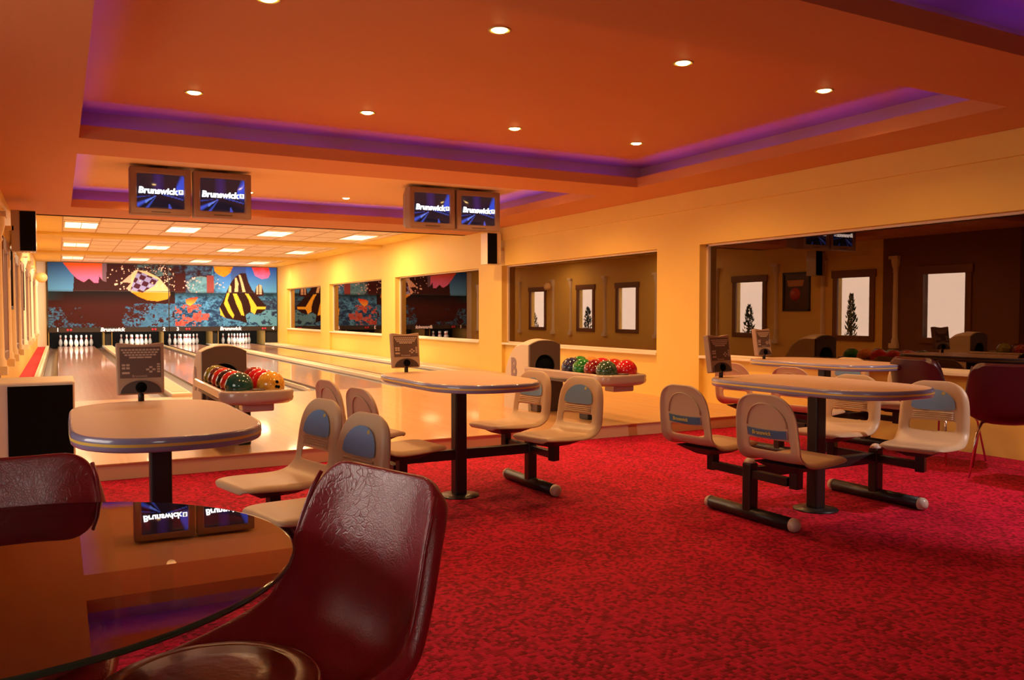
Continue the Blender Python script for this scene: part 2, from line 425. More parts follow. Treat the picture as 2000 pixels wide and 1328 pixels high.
for i, (a, b) in enumerate(lw + [(2.6, 4.8)]):  # last one is an unseen window added for cool sheen on chairs
    X0 = XL if i < 7 else -2.2
    z0, z1 = (.72, 1.99) if i < 7 else (.85, 2.1)
    wdw = struct('window_%d' % (i + 6), B(X0 - .10, X0 - .094, a, b, z0, z1), M['clear'])
    bm = bmesh.new()
    for q in ((a - .09, a + .03), (b - .03, b + .09)): box(bm, X0 - .02, X0 + .035, q[0], q[1], z0 - .08, z1 + .14)
    box(bm, X0 - .02, X0 + .035, a, b, z0 - .08, z0 + .03); box(bm, X0 - .02, X0 + .045, a - .12, b + .12, z1 - .02, z1 + .14)
    struct('window_frame', bm, FRB, wdw, bevel=.008)
trimn = 2
for y in (11.05, 12.85, 14.2, 16.2, 18.65, 21.15, 23.1, 24.2, 26.5, 28.4, 30.0):
    bm = LA([(.075, .62), (.075, .68), (.058, .72), (.052, 1.4), (.048, 2.02), (.062, 2.05), (.05, 2.08), (.085, 2.2), (.09, 2.25), (.09, 2.30)], 16, c=(XL, y, 0), cap=False)
    box(bm, XL - .02, XL + .10, y - .1, y + .1, 2.30, 2.36); box(bm, XL - .02, XL + .085, y - .09, y + .09, .52, .62)
    struct('trim_%d' % trimn, bm, TRIM); trimn += 1

# ceilings: flat soffit with three recessed trays, then tiled ceiling above the lanes
TR = [(.175, 6.10, -1.5, 2.92), (.175, 6.10, 3.68, 8.12), (.175, 6.10, 8.92, 13.40)]
TD = .24                                                          # depth of the light trough behind the lip
bm = bmesh.new()
box(bm, -2.3, 7.2, -2.7, TR[0][2], ZS, ZS + .05)
for i, (x0, x1, y0, y1) in enumerate(TR):
    box(bm, -2.3, x0, y0, y1, ZS, ZS + .03); box(bm, x1, 7.2, y0, y1, ZS, ZS + .03)
    yn = TR[i + 1][2] if i < 2 else 14.75
    box(bm, -2.3, 7.2, y1, yn, ZS, ZS + .03)
    # upstand lips of the cove
    t, h = .035, .115
    zb = ZS + .0295
    box(bm, x0 - t, x0, y0 - t, y1 + t, zb, ZS + h); box(bm, x1, x1 + t, y0 - t, y1 + t, zb, ZS + h)
    box(bm, x0, x1, y0 - t, y0, zb, ZS + h); box(bm, x0, x1, y1, y1 + t, zb, ZS + h)
    # back walls of the cove
    X0, X1, Y0, Y1 = x0 - TD, x1 + TD, y0 - TD, y1 + TD
    box(bm, X0 - .03, X0, Y0, Y1, ZS + .03, ZC); box(bm, X1, X1 + .03, Y0, Y1, ZS + .03, ZC)
    box(bm, X0, X1, Y0 - .03, Y0, ZS + .03, ZC); box(bm, X0, X1, Y1, Y1 + .03, ZS + .03, ZC)
box(bm, -2.4, 7.3, -2.7, 8.5, ZC, ZC + .05)
struct('ceiling', B(-2.4, 7.3, 8.5, 14.75, ZC, ZC + .05), mat('lit_ceiling_tone', (.88, .58, .27), .6))  # far tray colour made paler to carry brightness from the lanes
box(bm, -2.3, 7.2, 14.6, 14.75, ZS, ZC)
struct('ceiling', bm, CEIL)
ZT = 2.885
bm = bmesh.new()
box(bm, XL - .2, 7.2, 14.75, 32.1, ZT + .01, ZT + .1)
box(bm, XL - .1, .08, 14.75, 32, ZT - .02, ZT + .01); box(bm, 6.32, 7.1, 14.75, 32, ZT - .02, ZT + .01)
for a, b in ((19.35, 19.95), (25.15, 25.7)): box(bm, XL - .1, 7.0, a, b, ZT - .075, ZT + .01)
struct('ceiling', bm, WALL)
bm = bmesh.new(); gb = bmesh.new()
strips = [(14.75, 19.35), (19.95, 25.15), (25.7, 30.4)]
for a, b in strips:
    box(bm, .08, 6.32, a, b, ZT - .001, ZT + .004)
    for k in range(0, 11): box(gb, .08 + .6 * k + .012 * 0, .08 + .6 * k + .022, a, b, ZT - .006, ZT - .001)
    y = b
    while y > a: box(gb, .08, 6.32, y - .022, y, ZT - .0062, ZT - .001); y -= 1.2
struct('ceiling', bm, M['tile']); struct('ceiling_grid', gb, M['grid'])

# violet tubes lying in the coves
def tube_run(p0, p1, n, tray):
    p0, p1 = Vector(p0), Vector(p1)
    for k in range(n):
        a, b = p0.lerp(p1, (k + .05) / n), p0.lerp(p1, (k + .93) / n)
        o = obj('cove_tube', T([a, b], .013, 8), M['tube'], smooth=False)
        tag(o, 'violet tube light hidden in the cove of the %s ceiling tray' % tray, 'tube light', 'violet tubes in the %s ceiling tray' % tray)
for (x0, x1, y0, y1), tr, nf, ns in ((TR[1], 'middle', 5, 4), (TR[2], 'far', 5, 4), (TR[0], 'nearest', 4, 4)):
    z = ZS + .055; d = .12
    tube_run((x0, y1 + d, z), (x1, y1 + d, z), nf, tr)
    tube_run((x1 + d, y0, z), (x1 + d, y1, z), ns, tr)
    tube_run((x0 - d, y0, z), (x0 - d, y1, z), ns, tr)

# recessed downlights
dl = thing('downlight', 'x', 'ceiling light')
obj('trim_ring', LA([(.052, -.001), (.066, -.006), (.074, -.004), (.076, .004), (.06, .006), (.052, .004)], 28, cap=False), M['gold'], dl)
obj('bulb', LA([(0, -.016), (.02, -.0145), (.038, -.010), (.052, -.001)], 24, cap=False), M['bulb'], dl)
sp = spot('lamp', (0, 0, -.03), L_DOWN, WARM, 150, .6, None, .05, dl)
pos = [(.99, 7.22, 'far row, leftmost over the left monitors'), (2.44, 7.20, 'far row, second from the left'), (3.90, 7.14, 'far row, third from the left'), (5.36, 7.15, 'far row, rightmost beside the cove corner'),
       (1.07, 4.88, 'near row, cut by the top edge of the photo'), (2.47, 4.72, 'near row, large one at top centre'), (3.94, 4.71, 'near row, second from the right'), (5.42, 4.75, 'near row, rightmost')]
for i, (x, y, s) in enumerate(pos):
    power(place(dl, i == 0, (x, y, ZC), 0, 'glowing recessed downlight, middle ceiling tray, ' + s, 'downlights in the middle tray'), L_DOWN * (1.75 if i < 4 else .85))
for x, y, s in ((2.50, 12.75, 'seen beside the left pair of monitors'), (3.94, 12.66, 'between the two pairs of monitors'), (5.4, 12.6, 'hidden behind the right pair of monitors'), (1.05, 12.8, 'hidden behind the left pair of monitors'),
                (1.05, 9.8, 'first of the near row, above the left monitors'), (2.5, 9.8, 'second of the near row'), (3.94, 9.8, 'third of the near row'), (5.4, 9.8, 'last of the near row, by the right cove')):
    power(place(dl, False, (x, y, ZC), 0, 'recessed downlight of the far tray, ' + s, 'downlights in the far tray'), L_DOWN * 2.0)

# wall washers over the glazed bays: small recessed cans close to the right wall
for i, y in enumerate((14.75, 17.33, 20.07, 22.46, 25.31, 28.3)):
    c = thing('wall_washer', 'small recessed wall washer above the right wall, %s from the camera' % ('first', 'second', 'third', 'fourth', 'fifth', 'sixth')[i], 'ceiling light', (6.66, y, ZT - .022), 0, 'wall washers along the right wall')
    obj('trim_ring', LA([(.03, 0), (.045, -.004), (.048, .002)], 20, cap=False), M['gold'], c)
    spot('lamp', (0, 0, -.01), L_WASH, (1, .80, .42), 50, .45, (.13, 0, -1.2), .02, c).rotation_euler = (0, math.radians(9), 0)

# louvred lights set in the tiled ceiling
tl = thing('louvred_ceiling_light', 'x', 'ceiling light')
bm = bmesh.new(); box(bm, 0, .02, 0, 1.16, -.012, 0); box(bm, .56, .58, 0, 1.16, -.012, 0); box(bm, 0, .58, 0, .02, -.012, 0); box(bm, 0, .58, 1.14, 1.16, -.012, 0)
obj('frame', bm, M['cream'], tl)
obj('diffuser', B(.02, .56, .02, 1.14, -.005, -.002), M['trofglow'], tl)
bm = bmesh.new()
for k in range(1, 8): box(bm, .02, .56, .145 * k - .004, .145 * k + .004, -.012, -.004)
box(bm, .285, .295, .02, 1.14, -.012, -.004)
obj('louvre', bm, M['chrome'], tl)
lt = area_light('lamp', (.29, .58, -.03), .5, 1.1, L_TROF, AMBER, parent=tl)
first = True
for r, (ya, nm) in enumerate(((17.2, 'nearest'), (22.3, 'middle'), (27.6, 'farthest'))):
    for q, k in enumerate((0, 3, 6, 9)):
        place(tl, first, (.11 + .6 * k, ya, ZT - .004), 0, 'bright louvred light panel in the tiled ceiling, %s row, %s from the left' % (nm, ('first', 'second', 'third', 'fourth')[q]), 'louvred lights over the lanes'); first = False

wsp = thing('white_spotlight', 'white spotlight in the nearest ceiling tray, above the right foreground', 'ceiling light', (5.95, .9, ZC))
obj('spot_can', LA([(.045, -.10), (.05, -.10), (.05, 0), (.0, 0)], 20, cap=False), M['black'], wsp)
spot('lamp', (0, 0, -.08), 420, (1, .80, .76), 58, .5, None, .03, wsp).rotation_euler = (math.radians(42), 0, math.radians(6))

# ------------------------------------------------------------------ lanes
LX = [.50, 2.33, 3.87, 5.67]
YF, YE = 11.72, 31.75
for i, x in enumerate(LX):
    n = ('one', 'two', 'three', 'four')[i]
    ln = thing('bowling_lane', 'glossy pinkish maple bowling lane number %s' % n, 'bowling lane', (x, YF, 0), 0, 'bowling lanes')
    obj('lane_bed', B(-.53, .53, 0, YE - YF, .05, ZP), M['lane'], ln)
    for s in (-1, 1):
        pts = [(s * (.53 + .006), .05), (s * (.53 + .006), ZP - .01)] + [(s * (.53 + .006 + .1085 * (1 - math.cos(t))), ZP - .01 - .06 * math.sin(t)) for t in [PI * j / 8 for j in range(1, 8)]] + [(s * (.53 + .224), ZP - .01), (s * (.53 + .224), .05)]
        obj('gutter', PR(pts, 0, YE - YF, axis='y'), M['gutter'], ln)
    bm = bmesh.new()
    for k in range(-3, 4):
        yy = 4.6 - abs(k) * .35 * -1 * -1
        bm2 = [(k * .13 - .016, yy), (k * .13 + .016, yy), (k * .13, yy + .13)]
        prism(bm, bm2, ZP + .0002, ZP + .0008)
    obj('aiming_arrows', bm, M['hoodfront'], ln)
def divider(x0, x1, lab, zt=.165, YE=YE):
    d = thing('lane_divider', lab, 'lane divider', ((x0 + x1) / 2, YF, 0), 0, 'dividers between the lanes')
    w2 = (x1 - x0) / 2
    bm = B(-w2, w2, 0, YE - YF, .05, zt)
    obj('divider_body', bm, M['cream'], d, bevel=.015)
    obj('ridge_strip', B(-w2 + .03, w2 - .03, .25, YE - YF - .1, zt, zt + .004), M['ridge'], d)
divider(1.285, 1.545, 'wide cream divider between lanes one and two, blunt rounded end')
divider(3.089, 3.112, 'narrow cream divider between lanes two and three', .155)
divider(4.655, 4.885, 'wide cream divider between lanes three and four, ending behind the bowling balls')
divider(6.455, 6.90, 'flat cream ledge between lane four and the right wall', .17)
divider(-.37, -.285, 'slim cream kerb along the left of lane one', .19, 30.58)
tag(obj('walkway', B(XL + .003, -.372, YF, 30.58, .04, .15), M['carpetred']), 'strip of bright red carpet between the left wall and lane one', 'carpet strip')

# pins
def pinbm():
    prof = [(0, 0), (.0285, 0), (.036, .02), (.0496, .057), (.0578, .086), (.0605, .114), (.0575, .149), (.048, .184), (.0352, .219), (.0265, .238), (.0237, .254), (.0232, .262), (.0250, .285), (.0283, .306), (.0323, .343), (.029, .362), (.018, .376), (0, .381)]
    return LA(prof, 16, mfun=lambda i: 1 if i in (9, 11) else 0)
pin = obj('bowling_pin', pinbm(), [mat('pin_white', (.85, .83, .78), .22, coat=.4), M['redprint']], None, smooth=True)
first = True
rows = [['head pin at the front'], ['left pin of the second row', 'right pin of the second row'],
        ['left pin of the third row', 'middle pin of the third row', 'right pin of the third row'],
        ['far left pin of the back row', 'inner left pin of the back row', 'inner right pin of the back row', 'far right pin of the back row']]
for i, x in enumerate(LX):
    for r in range(4):
        for c in range(r + 1):
            o = place(pin, first, (x + (c - r / 2) * .3048, 30.75 + r * .264, ZP), 0, 'white red-striped bowling pin, lane %s, %s' % (('one', 'two', 'three', 'four')[i], rows[r][c]), 'bowling pins'); first = False
            o['category'] = 'bowling pin'

# pit: curtain, side boards
tag(obj('pit_curtain', B(XL + .3, XR, 31.8, 31.85, .05, .8), M['curtain']), 'black curtain hanging behind the bowling pins', 'curtain')
kb = obj('kickback_board', B(-.012, .012, 0, 1.35, .05, .66), M['kick'])
first = True
for k, (x, s) in enumerate(((-.29, 'left of lane one'), (1.30, 'right of lane one'), (1.53, 'left of lane two'), (3.10, 'between lanes two and three'), (4.67, 'right of lane three'), (4.87, 'left of lane four'), (6.46, 'right of lane four'))):
    o = place(kb, first, (x, 30.42, 0), 0, 'upright yellow side board of the pin deck, ' + s, 'side boards of the pin decks'); first = False
    o['category'] = 'side board'
tag(obj('pit_side_panel', B(6.5, 6.9, 30.46, 30.5, .05, .66), M['curtain']), 'black panel filling the gap right of lane four below the mural', 'panel')
for k, (a, b, s) in enumerate(((1.32, 1.51, 'between lanes one and two'), (4.69, 4.85, 'between lanes three and four'))):
    tag(obj('pit_filler_panel', B(a, b, 30.46, 30.5, .12, .66), M['curtain']), 'black filler panel under the mural ' + s, 'panel', 'filler panels under the mural')

# ------------------------------------------------------------------ masking panels with the printed reef
def hsh(i, j, k=0):
    n = (i * 374761393 + j * 668265263 + k * 2147483647) & 0xffffffff
    n = ((n ^ (n >> 13)) * 1274126177) & 0xffffffff
    return ((n ^ (n >> 16)) & 0xffff) / 65535.0
def vn(x, y, k=0):
    i, j = math.floor(x), math.floor(y); u, v = x - i, y - j
    u = u * u * (3 - 2 * u); v = v * v * (3 - 2 * v)
    return (hsh(i, j, k) * (1 - u) + hsh(i + 1, j, k) * u) * (1 - v) + (hsh(i, j + 1, k) * (1 - u) + hsh(i + 1, j + 1, k) * u) * v
def fbm(x, y, k=0): return .5 * vn(x, y, k) + .3 * vn(x * 2.1, y * 2.1, k + 1) + .2 * vn(x * 4.3, y * 4.3, k + 2)
def inside(x, y, P):
    r = False; n = len(P)
    for i in range(n):
        x1, y1 = P[i]; x2, y2 = P[(i + 1) % n]
        if (y1 > y) != (y2 > y) and x < (x2 - x1) * (y - y1) / (y2 - y1) + x1: r = not r
    return r
def mixc(a, b, t): t = max(0, min(1, t)); return tuple(a[i] * (1 - t) + b[i] * t for i in range(3))
JELLY = [(350, 80), (835, 80), (830, 310), (790, 300), (750, 240), (740, 320), (690, 320), (640, 270), (580, 315), (500, 270), (430, 190)]
FISH = [(1000, 310), (1080, 240), (1170, 165), (1290, 180), (1440, 260), (1540, 380), (1555, 450), (1535, 505), (1420, 532), (1290, 520), (1180, 470), (1050, 385), (1110, 320)]
CHK = [(1190, 175), (1430, 280), (1380, 350), (1240, 430), (1100, 400), (1150, 260)]
STR = [(650, 600), (700, 510), (740, 420), (790, 320), (850, 240), (920, 195), (990, 190), (1020, 300), (1070, 400), (1150, 480), (1250, 590), (1240, 640), (1180, 680), (1100, 692), (1050, 660), (980, 700), (1000, 800), (900, 770), (740, 742), (660, 700)]
SL = [[(845, 250), (870, 250), (893, 320), (885, 425), (838, 425), (850, 340)], [(895, 215), (920, 215), (950, 300), (985, 425), (945, 425), (925, 330)], [(780, 330), (800, 360), (800, 425), (760, 425)],
      [(745, 430), (780, 430), (750, 520), (790, 620), (835, 700), (820, 742), (760, 670), (705, 560)], [(820, 440), (870, 440), (930, 560), (965, 710), (925, 700), (860, 560)],
      [(975, 435), (1020, 440), (1090, 540), (1130, 600), (1250, 600), (1250, 630), (1130, 630), (1100, 692), (1045, 690), (1050, 600), (1020, 510)], [(655, 610), (690, 680), (725, 740), (680, 735), (645, 680)]]
SF = [(1100, 440), (1120, 370), (1155, 325), (1195, 345), (1225, 440), (1215, 470), (1110, 470)]
OC = [(580, 105), (830, 105), (790, 190), (715, 245), (640, 215), (590, 170)]
PC = [(1060, 105), (1290, 120), (1310, 200), (1280, 250), (1200, 265), (1110, 225)]
OF = [(230, 510), (290, 490), (385, 480), (345, 545), (285, 588), (235, 555)]
BUB = []
_r = random.Random(3)
for _ in range(60): BUB.append((_r.uniform(980, 1569), _r.uniform(95, 200) if _r.random() < .4 else _r.uniform(200, 420), _r.uniform(3, 9)))
for _ in range(45): BUB.append((_r.uniform(1440, 1700), _r.uniform(120, 430), _r.uniform(4, 10)))
for _ in range(14): BUB.append((_r.uniform(840, 1060), _r.uniform(110, 420), _r.uniform(4, 12)))
BUB2 = [(_r.uniform(190, 420), _r.uniform(230, 430), _r.uniform(4, 10)) for _ in range(22)] + [(_r.uniform(600, 730), _r.uniform(260, 400), _r.uniform(5, 11)) for _ in range(10)]
def reef(px, py):
    # px, py: position on the mural counted in the units it was drawn in; colours darken just below the panel seam
    lx, ly = (px - 60) / .1657, (py - 500) / .1657
    rx, ry = (px - 310) / .1657, (py - 500) / .1657
    n = fbm(px * .09, py * .12, 5); n2 = .5 * n + .5 * fbm(px * .30, py * .42, 9)
    dark = srgb(62, 24, 20)[:3]; teal = srgb(88, 160, 214)[:3]; deep = srgb(34, 58, 96)[:3]
    if px < 327:
        if ly < 415 and lx < 470 - .0006 * (ly - 280) ** 2:
            c = mixc(srgb(44, 88, 160), srgb(88, 156, 214), (ly - 80) / 330.0)
        elif ly < 415:
            c = mixc(srgb(58, 26, 26), srgb(80, 100, 104), 1.6 * (n - .52) if lx > 1150 and ly < 260 else 0)
            if lx > 1180 and ly < 240 and n2 > .5: c = mixc(c, srgb(86, 128, 138), (n2 - .5) * 5)
        else:
            c = mixc(srgb(24, 16, 18), dark, (ly - 430) / 150)
            if lx < 380 and ly < 520: c = mixc(srgb(24, 62, 72), c, lx / 380)
        cor = 0
        if lx > 1000 and ly > 560: cor = (lx - 1000) / 400 + (ly - 640) / 400
        if lx < 560 and ly > 600: cor = max(cor, 1 - lx / 560)
        if ly > 790 and lx < 760: cor = max(cor, .35)
        if cor > 0 and n2 > .60 - .22 * min(cor, 1): c = mixc(c, mixc(teal, deep, n), (n2 - .60 + .22 * min(cor, 1)) * 10)
        if inside(lx, ly, JELLY):
            c = mixc(srgb(236, 96, 28), srgb(236, 120, 176), (ly - 110) / 150 + (.3 if lx > 600 else 0) * 0)
            if lx > 780: c = srgb(120, 96, 110)
        if inside(lx, ly, FISH):
            c = srgb(236, 200, 150) if ly < 425 else srgb(232, 138, 24)
            if ly >= 425: c = mixc(c, srgb(250, 170, 60), (lx - 1200) / 500)
            if lx < 1110: c = mixc(c, srgb(226, 160, 150), .6)
        if inside(lx, ly, CHK):
            u = (lx - 1100) * .8 + (ly - 170) * .5; v = (ly - 170) * .9 - (lx - 1100) * .35
            c = srgb(150, 150, 205) if (math.floor(u / 62) + math.floor(v / 56)) % 2 else srgb(74, 30, 48)
        for bx_, by_, br in BUB:
            if (lx - bx_) ** 2 + (ly - by_) ** 2 < br * br: c = srgb(255, 214, 190)
        c = c[:3]
    else:
        c = mixc(deep, teal, (n2 - .40) * 4)
        if ry < 430:
            sky = mixc(srgb(52, 104, 230), srgb(92, 168, 230), (ry - 130) / 280)
            if rx > 560: c = mixc(c, sky, min(1, (rx - 560) / 150))
            else: c = mixc(srgb(56, 26, 26), c, 1.2 * (n - .3) if ry < 260 else .35)
            if rx < 230 and ry > 200: c = srgb(66, 24, 22)
            if 990 > rx > 800 and ry < 330: c = mixc(c, srgb(70, 80, 120), .6)
        else:
            c = mixc(srgb(24, 50, 60), c, (ry - 430) / 110)
            if rx > 1150 and ry > 520: c = mixc(c, srgb(50, 26, 26), .55 + (n - .5))
            if ry > 640 and rx > 980 and n > .42: c = srgb(90, 150, 184)
            if rx < 420 and 570 < ry < 830 and n > .48: c = mixc(srgb(196, 112, 100), srgb(150, 40, 34), (n2 - .4) * 3)
            if 400 < rx < 520 and 680 < ry < 760 and n > .45: c = srgb(176, 90, 84)
        e = ((rx - 420) / 175) ** 2 + ((ry - 350) / 115) ** 2
        if e < 1 and ry < 430: c = mixc(srgb(110, 170, 190), srgb(70, 110, 130), (n2 - .4) * 3) if e < .85 else srgb(130, 150, 150)
        if 490 < rx < 580 and 225 < ry < 430: c = srgb(150, 74, 72)
        if inside(rx, ry, OC): c = mixc(srgb(240, 166, 40), srgb(160, 70, 24), (n2 - .45) * 3)
        if inside(rx, ry, PC): c = mixc(srgb(226, 70, 60), srgb(236, 130, 210), (ry - 130) / 110 + (n2 - .5))
        if inside(rx, ry, OF): c = mixc(srgb(214, 60, 40), srgb(244, 180, 70), (ry - 490) / 80)
        if inside(rx, ry, STR):
            c = srgb(58, 26, 24) if ry < 430 else srgb(46, 20, 14)
            for s in SL:
                if inside(rx, ry, s): c = srgb(240, 205, 150) if ry < 430 else srgb(250, 196, 60)
        if inside(rx, ry, SF):
            c = srgb(232, 196, 160) if (1125 < rx < 1148 or 1162 < rx < 1195) and ry < 445 else srgb(60, 26, 26)
        for bx_, by_, br in BUB2:
            if (rx - bx_) ** 2 + (ry - by_) ** 2 < br * br: c = srgb(255, 200, 190)
    return tuple(c[:3])

def painted(name, x0, x1, z0, z1, nx, nz, fn, m, parent=None, y=0.0, th=.02):
    # flat printed panel: vertex colours hold the print
    bm = bmesh.new(); lay = bm.verts.layers.float_color.new('Col')
    g = [[None] * (nx + 1) for _ in range(nz + 1)]
    for j in range(nz + 1):
        for i in range(nx + 1):
            x = x0 + (x1 - x0) * i / nx; z = z0 + (z1 - z0) * j / nz
            v = bm.verts.new((x, y, z)); v[lay] = (*fn(i / nx, j / nz), 1); g[j][i] = v
    for j in range(nz):
        for i in range(nx): bm.faces.new((g[j][i], g[j][i + 1], g[j + 1][i + 1], g[j + 1][i]))
    bk = [bm.verts.new((x, y + th, z)) for x, z in ((x0, z0), (x1, z0), (x1, z1), (x0, z1))]
    for v in bk: v[lay] = (.01, .01, .01, 1)
    bm.faces.new(bk[::-1])
    edge = ([g[0][i] for i in range(nx + 1)], [g[j][nx] for j in range(nz + 1)], [g[nz][i] for i in range(nx, -1, -1)], [g[j][0] for j in range(nz, -1, -1)])
    for k in range(4): bm.faces.new([bk[k]] + edge[k] + [bk[(k + 1) % 4]])
    return obj(name, bm, m, parent)

YM = 30.4
mx0, mx1, mxm = -.30, 6.90, 3.285
zm0, zm1, zmid = .76, 2.855, 1.955
def mural(name, xa, xb, za, zb, lab):
    th = thing(name, lab, 'mural panel', ((xa + xb) / 2, YM, za), 0, 'printed reef panels above the pins')
    def fn(u, v):
        x = xa + (xb - xa) * u; z = za + (zb - za) * v
        px = 92 + (x - mx0) / (mx1 - mx0) * 449
        return reef(px, 514 + (zm1 - z) / (zm1 - zm0) * (638 - 514 - (px - 92) * .012) + (px - 92) * .014)
    w2 = (xb - xa) / 2
    painted('printed_panel', -w2 + .015, w2 - .015, .006, zb - za - .006, 230, int(230 * (zb - za) / 3.5), fn, M['maskprint'], th)
    bm = bmesh.new()
    for q in ((-w2, -w2 + .015), (w2 - .015, w2)): box(bm, q[0], q[1], -.005, .03, 0, zb - za)
    box(bm, -w2, w2, -.005, .03, zb - za - .006, zb - za); box(bm, -w2, w2, -.005, .03, 0, .006)
    obj('frame', bm, M['frame'], th)
mural('mural_panel', mx0, mxm, zmid, zm1, 'upper left reef mural panel with pink coral and a chequered fish')
mural('mural_panel', mxm, mx1, zmid, zm1, 'upper right reef mural panel with the striped fin and blue sky of water')
mural('mural_panel', mx0, mxm, zm0, zmid, 'lower left reef mural panel, mostly dark with blue coral at its corners')
mural('mural_panel', mxm, mx1, zm0, zmid, 'lower right reef mural panel with the black and yellow striped fish')
for xa, xb, la, lb, nm, lab in ((mx0, mxm, '1', '2', 1.55, 'dark sign strip under the left half of the mural, numbered 1 and 2'), (mxm, mx1, '3', '4', 5.28, 'dark sign strip under the right half of the mural, numbered 3 and 4')):
    s = thing('lane_number_strip', lab, 'sign', (0, YM, .61), 0, 'sign strips above the pins')
    obj('strip', B(xa + .01, xb - .01, -.01, .03, 0, .145), M['frame'], s)
    text_obj('Brunswick', .17, M['glow_name'], s, (nm, -.014, .075), bold=.006, shear=.15, name='maker_lettering')
    text_obj(la, .17, M['glow_name'], s, (xa + .27, -.014, .075), bold=.004, name='lane_number')
    text_obj(lb, .17, M['glow_name'], s, (xb - .16, -.014, .075), bold=.004, name='lane_number')
    for q in (xa + .55, xa + .64, xb - .52, xb - .43):
        obj('indicator_light', LA([(0, 0), (.035, 0), (.035, .012), (0, .012)], 12), M['glow_red'], s, loc=(q, -.012, .075)).rotation_euler = (PI / 2, 0, 0)

# ------------------------------------------------------------------ moulded shells (seats and chairs)
def lerp_prof(prof, z):
    for a, b in zip(prof, prof[1:]):
        if a[1] <= z <= b[1] and b[1] > a[1]:
            t = (z - a[1]) / (b[1] - a[1]); return a[0] + (b[0] - a[0]) * t, a[2] + (b[2] - a[2]) * t
    return prof[-1][0], prof[-1][2]

def shell_mesh(prof, nu=16, hole=None):
    # prof rows: (x, z, half width, dish towards the sitter, rim turned away)
    bm = bmesh.new(); rows = []
    for i, (x, z, hw, dish, rim) in enumerate(prof):
        a, b = prof[max(i - 1, 0)], prof[min(i + 1, len(prof) - 1)]
        t = Vector((b[0] - a[0], 0, b[1] - a[1])).normalized(); nrm = Vector((-t.z, 0, t.x)) * -1
        if nrm.z < 0 and abs(nrm.z) > abs(nrm.x): nrm = -nrm
        if abs(nrm.x) >= abs(nrm.z) and nrm.x < 0: nrm = -nrm
        row = []
        for k in range(nu + 1):
            u = -1 + 2 * k / nu
            au = abs(u); r = max(0, (au - .84) / .16)
            p = Vector((x, hw * (math.copysign(min(au, .95) if au < 1 else 1.0, u)), z)) + nrm * (dish * au ** 3 - rim * r * r)
            row.append(bm.verts.new(p))
        rows.append(row)
    for i in range(len(rows) - 1):
        for k in range(nu):
            u = abs(-1 + 2 * (k + .5) / nu)
            if hole and hole[0] <= i < hole[1] and u < hole[2]: continue
            bm.faces.new((rows[i][k], rows[i][k + 1], rows[i + 1][k + 1], rows[i + 1][k]))
    return bm

def add_solid(o, th, sub=2, off=-1):
    m = o.modifiers.new('solid', 'SOLIDIFY'); m.thickness = th; m.offset = off
    s = o.modifiers.new('sub', 'SUBSURF'); s.levels = sub; s.render_levels = sub

# ------------------------------------------------------------------ swivel seat of the bowling settee
SP = [(.225, -.040, .13, 0, .0), (.232, -.012, .165, 0, .012), (.205, .002, .190, .000, .02), (.12, .000, .205, .004, .025), (.00, -.010, .212, .010, .028), (-.10, -.014, .215, .012, .03),
      (-.165, -.002, .217, .014, .032), (-.205, .030, .217, .014, .034), (-.217, .054, .216, .014, .036), (-.2215, .083, .216, .015, .036), (-.226, .112, .215, .016, .036), (-.234, .155, .213, .018, .036), (-.242, .210, .210, .02, .036),
      (-.252, .262, .201, .02, .034), (-.262, .302, .184, .016, .030), (-.270, .332, .158, .010, .024), (-.277, .352, .122, .004, .016), (-.284, .363, .080, 0, .008)]
def surf(y, z, off=0.0):
    x, hw = lerp_prof([(p[0], p[1], p[2]) for p in SP[7:]], z)
    return Vector((x + .018 * (abs(y) / hw) ** 3 + off, y, z))
def patch(outline, cy, cz, off, rings=5):
    bm = bmesh.new(); c = bm.verts.new(surf(cy, cz, off)); prev = None
    for r in range(1, rings + 1):
        cur = [bm.verts.new(surf(cy + (y - cy) * r / rings, cz + (z - cz) * r / rings, off)) for y, z in outline]
        n = len(cur)
        for k in range(n):
            if prev is None: bm.faces.new((c, cur[k], cur[(k + 1) % n]))
            else: bm.faces.new((prev[k], cur[k], cur[(k + 1) % n], prev[(k + 1) % n]))
        prev = cur
    return bm
SZ = .185   # pan height above the stem foot (stem foot stands at z .26)
seat = thing('bowling_chair', 'x', 'chair')
sh = obj('shell', shell_mesh(SP, 16, (8, 10, .62)), M['shell'], seat, smooth=True, loc=(0, 0, SZ)); add_solid(sh, .013)
dsh = []
for k in range(13):
    a = PI * k / 12; dsh.append((.130 * math.cos(a), .200 + .108 * math.sin(a) ** .9))
dsh += [(-.127, .190), (-.10, .181), (0, .179), (.10, .181), (.127, .190)]
o = obj('blue_badge', patch(dsh, 0, .228, .008), M['blue'], sh, smooth=True); o['label'] = 'shiny blue half round badge'
o = obj('badge_print', patch([(.055 + .012 * math.cos(a * PI / 4), .285 + .010 * math.sin(a * PI / 4)) for a in range(8)], .055, .285, .0095, 1), M['gold'], sh)
bm = bmesh.new()
for z in (.128, .140, .152, .164): tube(bm, [surf(y, z, .003) for y in (-.12, -.08, 0, .08, .12)], .005, 6)
obj('front_ribs', bm, M['shell'], sh, smooth=True)
